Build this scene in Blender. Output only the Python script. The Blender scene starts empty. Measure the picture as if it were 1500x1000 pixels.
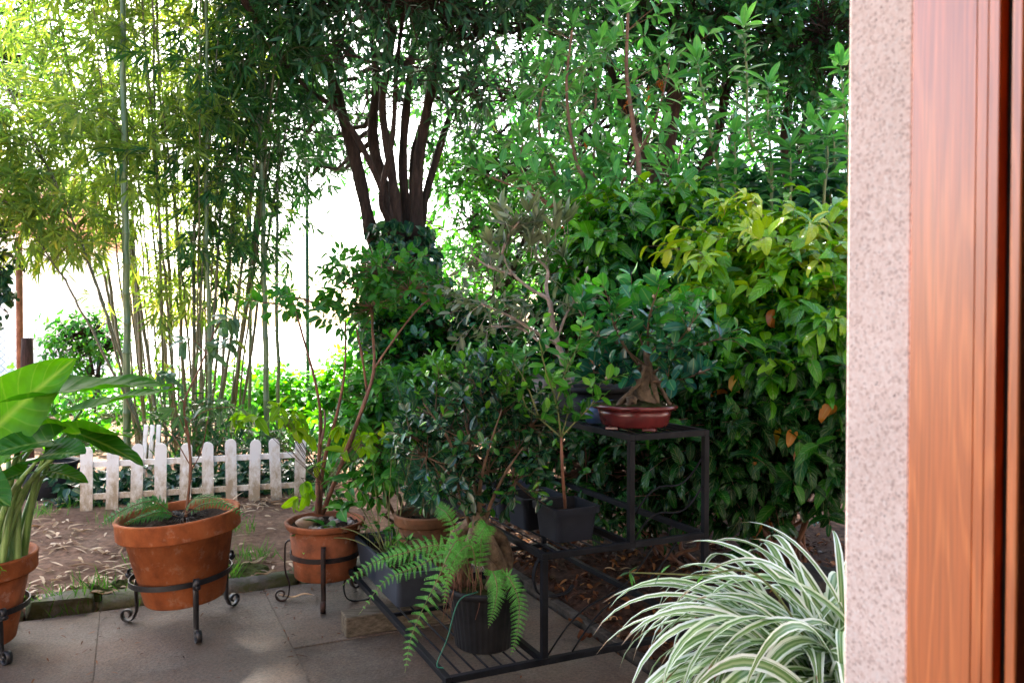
import bpy, math, random
import numpy as np
from mathutils import Vector, Matrix, Euler

# ------------------------------------------------------------------ camera, world, sun
C = bpy.context.scene.collection
SC = bpy.context.scene
R = math.radians
H, F, PITCH = 1.3, 1200.0, math.atan(25 / 1200)
cam = bpy.data.cameras.new("camera")
cam_o = bpy.data.objects.new("camera", cam)
C.objects.link(cam_o)
cam_o.location = (0, 0, H)
cam_o.rotation_euler = (math.pi / 2 - PITCH, 0, 0)
cam.sensor_width = 36
cam.lens = 36 * F / 1500
cam.clip_start, cam.clip_end = 0.05, 900
cam.dof.use_dof = True
cam.dof.focus_distance = 3.4
cam.dof.aperture_fstop = 8.0
SC.camera = cam_o

SUN_EL, SUN_AZ = 42, -24            # azimuth measured from +Y (ahead) towards +X; negative is ahead left
w = bpy.data.worlds.new("World")
SC.world = w
w.use_nodes = True
wn = w.node_tree.nodes
sky = wn.new("ShaderNodeTexSky")
sky.sky_type = 'NISHITA'
sky.sun_disc = False
sky.sun_elevation = R(SUN_EL)
sky.sun_rotation = R(SUN_AZ)
sky.air_density, sky.dust_density, sky.ozone_density = 1.0, 3.0, 1.0
bg = wn["Background"]
bg.inputs["Strength"].default_value = 0.13
w.node_tree.links.new(sky.outputs[0], bg.inputs[0])
sun = bpy.data.lights.new("sun", 'SUN')
sun.energy = 5.0
sun.angle = R(1.5)
sun.color = (1.0, 0.93, 0.82)
sun_o = bpy.data.objects.new("sun", sun)
C.objects.link(sun_o)
sd = Vector((math.sin(R(SUN_AZ)) * math.cos(R(SUN_EL)), math.cos(R(SUN_AZ)) * math.cos(R(SUN_EL)), math.sin(R(SUN_EL))))
sun_o.rotation_euler = sd.to_track_quat('Z', 'Y').to_euler()
sun_o.location = (-4, 6, 12)
SC.view_settings.view_transform = 'Standard'
SC.view_settings.look = 'None'
SC.view_settings.exposure = 2.95
SC.view_settings.gamma = 1.0
SC.cycles.max_bounces = 7
SC.cycles.diffuse_bounces = 4
SC.cycles.transmission_bounces = 5
SC.cycles.glossy_bounces = 2
SC.cycles.use_denoising = True
SC.cycles.caustics_reflective = SC.cycles.caustics_refractive = False

# ------------------------------------------------------------------ helpers
def rng(s): return np.random.default_rng(s)
def nrm(a):
    a = np.asarray(a, float)
    return a / np.maximum(np.linalg.norm(a, axis=-1, keepdims=True), 1e-9)
CP, SP = math.cos(PITCH), math.sin(PITCH)
def px(x, y, Y):
    """point seen at photo pixel (1500 wide) at depth Y metres"""
    a, b = (x - 750) / F, (500 - y) / F
    dy, dz = CP + b * SP, b * CP - SP
    t = Y / dy
    return np.array([a * t, Y, H + dz * t])
def gp(x, y, h=0.0):
    a, b = (x - 750) / F, (500 - y) / F
    dy, dz = CP + b * SP, b * CP - SP
    t = (h - H) / dz
    return np.array([a * t, dy * t, h])
U = np.array([0.906, 0.423, 0.0]); U /= np.linalg.norm(U)
V = np.array([-U[1], U[0], 0.0])
def uv(u, v, z=0.0): return U * u + V * v + np.array([0, 0, z])

class MB:
    def __init__(s):
        s.v, s.n, s.f, s.at, s.u = [], 0, [], [], []     # f: list of (idx array (m,k), smooth, mat)
    def add(s, v, faces, smooth=True, at=None, u=None, mi=0):
        v = np.asarray(v, float).reshape(-1, 3)
        for f in (faces if isinstance(faces, list) else [faces]):
            f = np.asarray(f, np.int64)
            if len(f): s.f.append((f + s.n, smooth, mi))
        s.v.append(v)
        s.at.append(np.zeros(len(v)) if at is None else np.asarray(at, float))
        s.u.append(np.zeros((len(v), 2)) if u is None else np.asarray(u, float))
        s.n += len(v)
        return s
    def tube(s, pts, rad, sides=8, cap=True, mi=0, at=0.0):
        pts = np.asarray(pts, float); n = len(pts)
        rad = np.broadcast_to(np.asarray(rad, float), (n,))
        tan = nrm(np.gradient(pts, axis=0))
        ref = np.array([0.31, 0.87, 0.39]) if abs(tan[0] @ np.array([0.31, 0.87, 0.39])) < .9 else np.array([1., 0, 0])
        e1 = np.zeros_like(tan); e = ref
        for i in range(n):
            e = e - tan[i] * (e @ tan[i]); e = e / max(np.linalg.norm(e), 1e-9); e1[i] = e
        e2 = np.cross(tan, e1)
        a = np.linspace(0, 2 * math.pi, sides, endpoint=False)
        ring = np.cos(a)[None, :, None] * e1[:, None] + np.sin(a)[None, :, None] * e2[:, None]
        vv = pts[:, None] + ring * rad[:, None, None]
        i = np.arange(n - 1)[:, None] * sides; j = np.arange(sides)[None]; k = (j + 1) % sides
        q = np.stack([i + j, i + k, i + sides + k, i + sides + j], -1).reshape(-1, 4)
        L = np.concatenate([[0], np.cumsum(np.linalg.norm(np.diff(pts, axis=0), axis=1))])
        uu = np.stack(np.broadcast_arrays(a[None] / 6.283, L[:, None]), -1).reshape(-1, 2)
        fs = [q]
        if cap: fs += [np.arange(sides)[None, ::-1], (np.arange(sides) + (n - 1) * sides)[None]]
        return s.add(vv.reshape(-1, 3), fs, True, np.full(n * sides, at), uu, mi)
    def box(s, c, d, ax=None, bev=0.0, mi=0, smooth=False):
        """box centre c, full size d, optional axes (3,3 rows)"""
        ax = np.eye(3) if ax is None else np.asarray(ax, float)
        hx, hy, hz = np.asarray(d, float) / 2
        if bev <= 0:
            g = np.array([[x, y, z] for z in (-hz, hz) for y in (-hy, hy) for x in (-hx, hx)])
            f = [[0, 2, 3, 1], [4, 5, 7, 6], [0, 1, 5, 4], [2, 6, 7, 3], [0, 4, 6, 2], [1, 3, 7, 5]]
            return s.add(np.asarray(c) + g @ ax, np.array(f), smooth, mi=mi)
        bm = bmesh_box(2 * hx, 2 * hy, 2 * hz, bev)
        vv, quads, tris = bm
        return s.add(np.asarray(c) + vv @ ax, [q for q in (quads, tris) if len(q)], smooth, mi=mi)
    def lathe(s, prof, c, sides=40, M=None, mi=0, scale=(1, 1)):
        prof = np.asarray(prof, float); n = len(prof)
        a = np.linspace(0, 2 * math.pi, sides, endpoint=False)
        vv = np.stack([prof[:, None, 0] * np.cos(a)[None] * scale[0], prof[:, None, 0] * np.sin(a)[None] * scale[1],
                       np.repeat(prof[:, 1:2], sides, 1)], -1).reshape(-1, 3)
        if M is not None: vv = vv @ np.asarray(M).T
        i = np.arange(n - 1)[:, None] * sides; j = np.arange(sides)[None]; k = (j + 1) % sides
        q = np.stack([i + j, i + k, i + sides + k, i + sides + j], -1).reshape(-1, 4)
        return s.add(vv + np.asarray(c), q, True, mi=mi)
    def ribbon(s, pts, wdir, width, thick, mi=0, flat=True):
        """flat bar along pts; wdir = direction of its width"""
        pts = np.asarray(pts, float); n = len(pts)
        tan = nrm(np.gradient(pts, axis=0)); wd = np.broadcast_to(nrm(wdir), (n, 3))
        nn = nrm(np.cross(tan, wd)); width = np.broadcast_to(width, (n,))[:, None]
        vv = np.stack([pts + wd * width / 2 + nn * thick / 2, pts - wd * width / 2 + nn * thick / 2,
                       pts - wd * width / 2 - nn * thick / 2, pts + wd * width / 2 - nn * thick / 2], 1).reshape(-1, 3)
        i = np.arange(n - 1)[:, None] * 4; j = np.arange(4)[None]; k = (j + 1) % 4
        q = np.stack([i + j, i + k, i + 4 + k, i + 4 + j], -1).reshape(-1, 4)
        return s.add(vv, [q, np.array([[0, 3, 2, 1]]), np.array([[0, 1, 2, 3]]) + (n - 1) * 4], not flat, mi=mi)
    def twigs(s, P0, P1, P2, r0, r1, seg=3, sides=3):
        """many thin quadratic twigs at once"""
        n = len(P0)
        if not n: return s
        t = np.linspace(0, 1, seg + 1)[None, :, None]
        pts = (1 - t) ** 2 * P0[:, None] + 2 * t * (1 - t) * P1[:, None] + t * t * P2[:, None]
        d = nrm(P2 - P0); e1 = nrm(np.cross(d, np.array([0.3, 0.5, 0.81]))); e2 = np.cross(d, e1)
        a = np.linspace(0, 2 * math.pi, sides, endpoint=False)
        ring = np.cos(a)[None, :, None] * e1[:, None] + np.sin(a)[None, :, None] * e2[:, None]
        r = (np.asarray(r0).reshape(-1, 1) * (1 - t[..., 0]) + np.asarray(r1).reshape(-1, 1) * t[..., 0])
        r = np.broadcast_to(r, (n, seg + 1))
        vv = pts[:, :, None] + ring[:, None] * r[:, :, None, None]
        st = (seg + 1) * sides
        i = np.arange(seg)[:, None] * sides; j = np.arange(sides)[None]; k = (j + 1) % sides
        q = np.stack([i + j, i + k, i + sides + k, i + sides + j], -1).reshape(-1, 4)
        q = (q[None] + (np.arange(n) * st)[:, None, None]).reshape(-1, 4)
        return s.add(vv.reshape(-1, 3), q, True)
    def leaves(s, P, D, N, L, W, tpl, lr, dr=None):
        n = len(P)
        if not n: return s
        tv, tris, quads, tu = tpl
        y = nrm(D); x = nrm(np.cross(y, N)); z = np.cross(x, y)
        L = np.broadcast_to(L, (n,))[:, None, None]; W = np.broadcast_to(W, (n,))[:, None, None]
        dr = np.ones(n) if dr is None else np.broadcast_to(dr, (n,)); dr = dr[:, None, None]
        vv = P[:, None] + tv[None, :, 0:1] * W * x[:, None] + tv[None, :, 1:2] * L * y[:, None] + \
            (tv[None, :, 2:3] * L * dr + tv[None, :, 3:4] * W) * z[:, None]
        m = len(tv); off = (np.arange(n) * m)[:, None, None]
        fs = [(tris[None] + off).reshape(-1, 3)]
        if len(quads): fs.append((quads[None] + off).reshape(-1, 4))
        return s.add(vv.reshape(-1, 3), fs, True, np.repeat(np.broadcast_to(lr, (n,)), m), np.tile(tu, (n, 1)))
    def mesh(s, name, mats, off):
        me = bpy.data.meshes.new(name)
        v = (np.concatenate(s.v) - np.asarray(off)).astype(np.float32)
        loops = np.concatenate([f.ravel() for f, _, _ in s.f]).astype(np.int32)
        cnt = np.concatenate([np.full(len(f), f.shape[1]) for f, _, _ in s.f]).astype(np.int32)
        sm = np.concatenate([np.full(len(f), b) for f, b, _ in s.f])
        mi = np.concatenate([np.full(len(f), m) for f, _, m in s.f]).astype(np.int32)
        me.vertices.add(len(v)); me.vertices.foreach_set("co", v.ravel())
        me.loops.add(len(loops)); me.loops.foreach_set("vertex_index", loops)
        me.polygons.add(len(cnt))
        me.polygons.foreach_set("loop_start", (np.cumsum(cnt) - cnt).astype(np.int32))
        me.polygons.foreach_set("use_smooth", sm.astype(bool))
        me.polygons.foreach_set("material_index", mi)
        a = me.attributes.new("lr", 'FLOAT', 'POINT')
        a.data.foreach_set("value", np.concatenate(s.at).astype(np.float32))
        ul = me.uv_layers.new(name="UVMap")
        ul.data.foreach_set("uv", np.concatenate(s.u)[loops].astype(np.float32).ravel())
        me.update(calc_edges=True)
        for m in (mats if isinstance(mats, (list, tuple)) else [mats]): me.materials.append(m)
        return me

import bmesh
_bc = {}
def bmesh_box(x, y, z, b):
    k = (round(x, 4), round(y, 4), round(z, 4), round(b, 4))
    if k not in _bc:
        bm = bmesh.new()
        bmesh.ops.create_cube(bm, size=1.0)
        bmesh.ops.scale(bm, vec=(x, y, z), verts=bm.verts)
        bmesh.ops.bevel(bm, geom=bm.edges[:], offset=min(b, .45 * min(x, y, z)), segments=2, affect='EDGES', profile=.5)
        bm.verts.index_update()
        vv = np.array([t.co[:] for t in bm.verts])
        q = np.array([[t.index for t in f.verts] for f in bm.faces if len(f.verts) == 4])
        t3 = np.array([[t.index for t in f.verts] for f in bm.faces if len(f.verts) == 3])
        bm.free()
        _bc[k] = (vv, q, t3)
    return _bc[k]

def tagp(o, label, cat, group=None):
    o["label"] = label; o["category"] = cat
    if group: o["group"] = group
    return o
def thing(name, label, cat, base, group=None):
    o = bpy.data.objects.new(name, None)
    o.empty_display_size = 0.1
    C.objects.link(o); o.location = [float(t) for t in base]
    return tagp(o, label, cat, group)
def part(name, mb, mats, root, label=None, up=None):
    """one mesh of a thing (vertices were given in world space)"""
    top = root if root.parent is None else root.parent
    o = bpy.data.objects.new(name, mb.mesh(name, mats, top.location))
    C.objects.link(o); o.parent = root
    if label: o["label"] = label
    return o
def solo(name, mb, mats, label, cat, base, group=None):
    o = bpy.data.objects.new(name, mb.mesh(name, mats, base))
    C.objects.link(o); o.location = [float(t) for t in base]
    return tagp(o, label, cat, group)
def struct(name, mb, mats, kind="structure"):
    o = bpy.data.objects.new(name, mb.mesh(name, mats, (0, 0, 0)))
    C.objects.link(o); o["kind"] = kind
    return o

# leaf outlines: columns across(W), along(L), sag(L), fold(W)
def leaf_tpl(nseg, prof, fold=.25, droop=.15, curl=0.0):
    vs, us = [[0, 0, 0, 0]], [[.5, 0]]
    for i in range(1, nseg):
        t = i / nseg; wd = prof(t) * .5
        for sx in (-1, 0, 1):
            vs.append([sx * wd, t, -droop * t * t, fold * abs(sx) * wd]); us.append([.5 + .5 * sx, t])
    vs.append([0, 1 - droop * droop * .6, -droop, 0]); us.append([.5, 1])
    tr, qd = [[0, 2, 1], [0, 3, 2]], []
    for i in range(nseg - 2):
        a = 1 + 3 * i
        qd += [[a, a + 1, a + 4, a + 3], [a + 1, a + 2, a + 5, a + 4]]
    a = 1 + 3 * (nseg - 2); e = len(vs) - 1
    tr += [[a, a + 1, e], [a + 1, a + 2, e]]
    return np.array(vs, float), np.array(tr), np.array(qd).reshape(-1, 4), np.array(us, float)
p_lance = lambda t: (math.sin(math.pi * t ** .62)) ** .9
p_ovate = lambda t: math.sin(math.pi * t ** .75) ** .8
p_obov = lambda t: math.sin(math.pi * t ** 1.25) ** .75
p_oval = lambda t: math.sin(math.pi * t) ** .6
T_BAM = leaf_tpl(4, p_lance, .2, .22)
T_LAN = leaf_tpl(5, p_ovate, .3, .18)
T_OVA = leaf_tpl(6, p_ovate, .35, .25)
T_DRP = leaf_tpl(6, p_ovate, .4, .55)
T_OBO = leaf_tpl(6, p_obov, .25, .12)
T_OVL = leaf_tpl(6, p_oval, .25, .12)
T_TINY = leaf_tpl(3, p_ovate, .2, .12)
ZZ = np.array([0, 0, 1.0])

def foliage(ml, mt, P, D, k, tl, L, W, tpl, g, mode='alt', a=.5, b=.9, grav=.2, roll=.5, r=.003, base=None,
            sag=.15, young=0.0, lr0=0.0, lr1=1.0, rb=None, tone=None):
    """n twigs at P pointing D, each with k leaves"""
    n = len(P)
    if not n: return
    D = nrm(D)
    e1 = nrm(np.cross(D, g.normal(size=(n, 3)))); e2 = np.cross(D, e1)
    tlv = tl * (.65 + .7 * g.random(n))
    E = P + D * tlv[:, None] - ZZ * (sag * tlv)[:, None]
    if mt is not None:
        mt.twigs(P, P + D * (tlv * .5)[:, None], E, np.full(n, r), np.full(n, r * .45))
        if base is not None:
            m = (base + P) / 2 + g.normal(size=(n, 3)) * .08 * np.linalg.norm(P - base, axis=1)[:, None]
            mt.twigs(base, m, P, np.full(n, (rb or r * 2.2)), np.full(n, r), seg=4)
    j = np.arange(k)[None].repeat(n, 0)
    if mode == 'alt': t = (j + .6) / k + g.normal(size=(n, k)) * .03
    elif mode == 'whorl': t = 1 - .3 * (j / k) ** 1.2 + g.normal(size=(n, k)) * .02
    elif mode == 'fan': t = .55 + .45 * (j / max(k - 1, 1))
    t = t[..., None]
    pos = P[:, None] + D[:, None] * tlv[:, None, None] * t - ZZ * (sag * tlv)[:, None, None] * t * t
    if mode == 'fan':
        ph = (j % 2) * math.pi + g.normal(size=(n, k)) * .5 + g.random((n, 1)) * 6.28
    else:
        ph = j * 2.39996 + g.random((n, 1)) * 6.28 + g.normal(size=(n, k)) * .3
    lat = np.cos(ph)[..., None] * e1[:, None] + np.sin(ph)[..., None] * e2[:, None]
    bb = b * (1.25 - .6 * t) if mode != 'fan' else b
    dirs = nrm(D[:, None] * a + lat * bb + g.normal(size=(n, k, 3)) * .22 - ZZ * grav)
    hint = ZZ * 1.0 + D[:, None] * .35 + g.normal(size=(n, k, 3)) * roll
    sz = (.6 + .55 * g.random((n, k))) * np.where(mode == 'alt', 1.08 - .35 * t[..., 0] ** 3, 1)
    lr = np.clip(.55 * g.random((n, k)) + .45 * g.random((n, 1)) + young * (t[..., 0] - .5) * 2, 0, 1)
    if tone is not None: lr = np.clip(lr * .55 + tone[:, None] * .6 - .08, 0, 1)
    lr = lr0 + (lr1 - lr0) * lr
    ml.leaves(pos.reshape(-1, 3), dirs.reshape(-1, 3), hint.reshape(-1, 3), (L * sz).ravel(),
              (W * sz).ravel(), tpl, lr.ravel(), .4 + 1.2 * g.random(n * k))

def lump(c, rad, n, g, shell=.45, up=.15, lo=-1.0):
    d = nrm(g.normal(size=(n * 3, 3)) + ZZ * up)
    d = d[d[:, 2] > lo][:n]
    r = shell + (1 - shell) * g.random(len(d)) ** .6
    r = r * (1 + .12 * np.sin(d[:, 0] * 5 + c[0] * 9) * np.sin(d[:, 2] * 6 + c[2] * 5) + .08 * g.normal(size=len(d)))
    return np.asarray(c) + d * np.asarray(rad) * r[:, None], d
def limb(p0, p1, n, wob, g, bow=(0, 0, 0)):
    t = np.linspace(0, 1, n)[:, None]
    p = np.asarray(p0) * (1 - t) + np.asarray(p1) * t + np.asarray(bow) * np.sin(math.pi * t)
    ns = np.cumsum(g.normal(size=(n, 3)), 0); ns -= ns[0] + (ns[-1] - ns[0]) * t
    return p + ns * wob
def poly(pts, n):
    """smooth curve through points (Catmull-Rom)"""
    P = np.asarray(pts, float); P = np.vstack([2 * P[0] - P[1], P, 2 * P[-1] - P[-2]])
    out = []; m = len(P) - 3
    for q in np.linspace(0, m - 1e-6, n):
        i = int(q); t = q - i; a, b, c, d = P[i:i + 4]
        out.append(.5 * (2 * b + (c - a) * t + (2 * a - 5 * b + 4 * c - d) * t * t + (3 * b - a - 3 * c + d) * t ** 3))
    return np.array(out)

# ------------------------------------------------------------------ materials
def new_mat(name):
    m = bpy.data.materials.new(name); m.use_nodes = True
    nt = m.node_tree; b = nt.nodes["Principled BSDF"]
    return m, nt, b
def nd(nt, t, **k):
    n = nt.nodes.new("ShaderNode" + t)
    for a, v in k.items():
        if a in n.inputs.keys(): n.inputs[a].default_value = v
        else: setattr(n, a, v)
    return n
def ramp(nt, fac, stops):
    r = nd(nt, "ValToRGB"); e = r.color_ramp.elements
    while len(e) < len(stops): e.new(.5)
    for i, (p, c) in enumerate(stops):
        e[i].position = p; e[i].color = (*c, 1) if len(c) == 3 else c
    if fac is not None: nt.links.new(fac, r.inputs[0])
    return r
def mix(nt, fac, a, b, mode='MIX'):
    m = nd(nt, "MixRGB", blend_type=mode)
    for s, i in ((fac, 0), (a, 1), (b, 2)):
        if hasattr(s, "is_output"): nt.links.new(s, m.inputs[i])
        elif isinstance(s, (int, float)): m.inputs[i].default_value = s
        else: m.inputs[i].default_value = (*s, 1)
    return m.outputs[0]
def noise(nt, scale, detail=6, rough=.6, vec=None, dist=0.0):
    n = nd(nt, "TexNoise"); n.inputs["Scale"].default_value = scale; n.inputs["Detail"].default_value = detail
    n.inputs["Roughness"].default_value = rough; n.inputs["Distortion"].default_value = dist
    if vec is None:
        tc = nd(nt, "TexCoord"); vec = tc.outputs["Object"]
    nt.links.new(vec, n.inputs["Vector"])
    return n.outputs["Fac"]
def bump(nt, b, h, strength=.3, dist=.01):
    n = nd(nt, "Bump"); n.inputs["Strength"].default_value = strength; n.inputs["Distance"].default_value = dist
    nt.links.new(h, n.inputs["Height"]); nt.links.new(n.outputs[0], b.inputs["Normal"])
def mapped(nt, sx, sy, sz, out="Object"):
    tc = nd(nt, "TexCoord"); mp = nd(nt, "Mapping"); mp.inputs["Scale"].default_value = (sx, sy, sz)
    nt.links.new(tc.outputs[out], mp.inputs["Vector"]); return mp.outputs[0]

def sat(c, k):
    l = .25 * c[0] + .65 * c[1] + .1 * c[2]
    return tuple(max(.002, l + (t - l) * k) for t in c)
def leaf_mat(name, stops, trans=.35, rough=.38, spec=.5, rib=.25, tint=(1.5, 1.7, .75), ribcol=None, blotch=.25, vein=0.0, cool=(.74, .96, 1.35), SATL=1.3):
    m, nt, b = new_mat(name)
    stops = [(p, tuple(t * q for t, q in zip(sat(c, SATL), cool))) for p, c in stops]
    at = nd(nt, "Attribute", attribute_name="lr")
    r = ramp(nt, at.outputs["Fac"], stops)
    nz = noise(nt, 9, 3)
    rr = ramp(nt, nz, [(.3, (1 - blotch,) * 3), (.7, (1 + blotch,) * 3)])
    col = mix(nt, 1.0, r.outputs[0], rr.outputs[0], 'MULTIPLY')
    tc = nd(nt, "UVMap"); sx = nd(nt, "SeparateXYZ"); nt.links.new(tc.outputs[0], sx.inputs[0])
    d = nd(nt, "Math", operation='SUBTRACT'); nt.links.new(sx.outputs[0], d.inputs[0]); d.inputs[1].default_value = .5
    ab = nd(nt, "Math", operation='ABSOLUTE'); nt.links.new(d.outputs[0], ab.inputs[0])
    rb = ramp(nt, ab.outputs[0], [(.0, (rib,) * 3), (.07, (0, 0, 0))])
    col = mix(nt, rb.outputs[0], col, ribcol or (.35, .45, .15))
    if vein > 0:
        a1 = nd(nt, "Math", operation='MULTIPLY_ADD'); nt.links.new(ab.outputs[0], a1.inputs[0]); a1.inputs[1].default_value = -.55
        nt.links.new(sx.outputs[1], a1.inputs[2])
        a2 = nd(nt, "Math", operation='MULTIPLY'); nt.links.new(a1.outputs[0], a2.inputs[0]); a2.inputs[1].default_value = 50
        a3 = nd(nt, "Math", operation='SINE'); nt.links.new(a2.outputs[0], a3.inputs[0])
        a4 = ramp(nt, a3.outputs[0], [(.86, (0, 0, 0)), (1, (vein,) * 3)])
        col = mix(nt, a4.outputs[0], col, ribcol or (.35, .45, .15))
        bump(nt, b, a3.outputs[0], .35, .004)
    nt.links.new(col, b.inputs["Base Color"])
    b.inputs["Roughness"].default_value = rough
    b.inputs["Specular IOR Level"].default_value = spec * .65
    tr = nd(nt, "BsdfTranslucent")
    tcol = mix(nt, 1.0, col, tint, 'MULTIPLY'); nt.links.new(tcol, tr.inputs[0])
    ms = nd(nt, "MixShader"); ms.inputs[0].default_value = trans
    nt.links.new(b.outputs[0], ms.inputs[1]); nt.links.new(tr.outputs[0], ms.inputs[2])
    nt.links.new(ms.outputs[0], nt.nodes["Material Output"].inputs["Surface"])
    return m
def simple(name, c1, c2, scale=8, rough=.8, spec=.3, bmp=.3, bd=.01, stops=(.35, .65), vec=None, metal=0.0, detail=6):
    m, nt, b = new_mat(name)
    n = noise(nt, scale, detail, .65, vec(nt) if vec else None)
    r = ramp(nt, n, [(stops[0], c1), (stops[1], c2)])
    nt.links.new(r.outputs[0], b.inputs["Base Color"])
    b.inputs["Roughness"].default_value = rough; b.inputs["Specular IOR Level"].default_value = spec
    b.inputs["Metallic"].default_value = metal
    if bmp: bump(nt, b, noise(nt, scale * 3.5, 8, .7, vec(nt) if vec else None), bmp, bd)
    return m

M = {}
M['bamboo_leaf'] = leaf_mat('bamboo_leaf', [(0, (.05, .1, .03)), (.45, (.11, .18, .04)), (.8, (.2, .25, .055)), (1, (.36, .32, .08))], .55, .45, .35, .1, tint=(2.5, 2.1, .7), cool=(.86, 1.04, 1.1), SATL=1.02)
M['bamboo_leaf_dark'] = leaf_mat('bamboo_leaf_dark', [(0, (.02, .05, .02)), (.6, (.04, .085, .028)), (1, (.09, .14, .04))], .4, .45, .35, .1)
M['tree_leaf'] = leaf_mat('tree_leaf', [(0, (.016, .042, .02)), (.6, (.036, .075, .035)), (.95, (.07, .12, .05)), (1, (.16, .12, .035))], .36, .32, .5, .15)
M['back_leaf'] = leaf_mat('back_leaf', [(0, (.012, .038, .016)), (.6, (.028, .078, .028)), (1, (.08, .16, .045))], .4, .36, .5, .1)
M['light_leaf'] = leaf_mat('light_leaf', [(0, (.03, .09, .025)), (.6, (.06, .15, .035)), (1, (.13, .24, .05))], .36, .42, .4, .12)
M['rhodo_leaf'] = leaf_mat('rhodo_leaf', [(0, (.025, .08, .028)), (.5, (.065, .19, .04)), (1, (.15, .34, .06))], .4, .36, .5, .3, SATL=1.05)
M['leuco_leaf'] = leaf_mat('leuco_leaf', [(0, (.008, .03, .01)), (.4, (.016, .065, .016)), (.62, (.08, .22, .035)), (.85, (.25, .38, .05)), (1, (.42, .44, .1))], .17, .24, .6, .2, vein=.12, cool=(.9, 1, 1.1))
M['camellia_leaf'] = leaf_mat('camellia_leaf', [(0, (.007, .022, .009)), (.6, (.025, .08, .024)), (.9, (.07, .19, .035)), (1, (.14, .28, .05))], .14, .25, .6, .2)
M['ficus_leaf'] = leaf_mat('ficus_leaf', [(0, (.012, .035, .018)), (.6, (.022, .06, .026)), (.9, (.06, .15, .035)), (1, (.16, .3, .06))], .14, .2, .7, .25)
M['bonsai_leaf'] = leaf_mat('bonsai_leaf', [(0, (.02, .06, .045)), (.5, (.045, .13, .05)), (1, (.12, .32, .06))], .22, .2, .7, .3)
M['ivy_leaf'] = leaf_mat('ivy_leaf', [(0, (.01, .03, .014)), (.7, (.02, .055, .022)), (1, (.045, .1, .035))], .2, .28, .55, .3)
M['olive_leaf'] = leaf_mat('olive_leaf', [(0, (.05, .075, .04)), (.6, (.1, .13, .075)), (1, (.2, .23, .15))], .25, .4, .5, .3, cool=(1, 1, 1), SATL=1.0)
M['yellow_leaf'] = leaf_mat('yellow_leaf', [(0, (.09, .19, .02)), (.6, (.19, .3, .03)), (1, (.36, .4, .04))], .5, .4, .4, .3, cool=(1, 1, 1))
M['grey_leaf'] = leaf_mat('grey_leaf', [(0, (.05, .09, .05)), (.6, (.1, .15, .075)), (.9, (.2, .24, .1)), (1, (.3, .27, .06))], .35, .38, .5, .3)
M['fresh_leaf'] = leaf_mat('fresh_leaf', [(0, (.015, .055, .016)), (.55, (.06, .17, .035)), (1, (.19, .32, .08))], .26, .34, .45, .3)
M['fern_leaf'] = leaf_mat('fern_leaf', [(0, (.09, .21, .06)), (.6, (.17, .34, .1)), (1, (.3, .46, .18))], .4, .5, .3, .2)
M['fern_dark'] = leaf_mat('fern_dark', [(0, (.03, .1, .03)), (.6, (.06, .17, .045)), (1, (.1, .24, .07))], .35, .5, .3, .2)
M['taro_leaf'] = leaf_mat('taro_leaf', [(0, (.03, .1, .022)), (1, (.075, .19, .03))], .5, .5, .25, .6, ribcol=(.2, .34, .08), vein=.16, tint=(1.9, 1.5, .3), cool=(.9, 1, 1.1))
M['pine_needle'] = leaf_mat('pine_needle', [(0, (.02, .06, .03)), (1, (.06, .13, .06))], .1, .5, .3, 0)
M['ground_leaf'] = leaf_mat('ground_leaf', [(0, (.05, .15, .04)), (.6, (.12, .27, .05)), (1, (.25, .4, .08))], .42, .4, .45, .2)
M['grass'] = leaf_mat('grass', [(0, (.06, .13, .03)), (1, (.17, .25, .07))], .4, .5, .3, .1)
M['dry_leaf'] = leaf_mat('dry_leaf', [(0, (.03, .014, .009)), (.5, (.085, .036, .02)), (.85, (.2, .09, .045)), (1, (.38, .22, .12))], .15, .6, .3, .15, tint=(1.2, .8, .5), ribcol=(.3, .18, .1), cool=(1, 1, 1))
M['sheath'] = leaf_mat('sheath', [(0, (.22, .14, .09)), (.5, (.42, .3, .2)), (1, (.6, .46, .34))], .12, .6, .3, .0, tint=(1.1, .9, .6), cool=(1, 1, 1))
M['bronze_leaf'] = leaf_mat('bronze_leaf', [(0, (.2, .07, .025)), (.6, (.34, .17, .055)), (.8, (.3, .24, .05)), (1, (.36, .11, .06))], .25, .35, .5, .2, tint=(1.3, .8, .4), cool=(1, 1, 1))
M['seed'] = leaf_mat('seed', [(0, (.2, .06, .03)), (1, (.4, .13, .05))], .1, .6, .3, 0, tint=(1, .6, .4), cool=(1, 1, 1))

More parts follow.
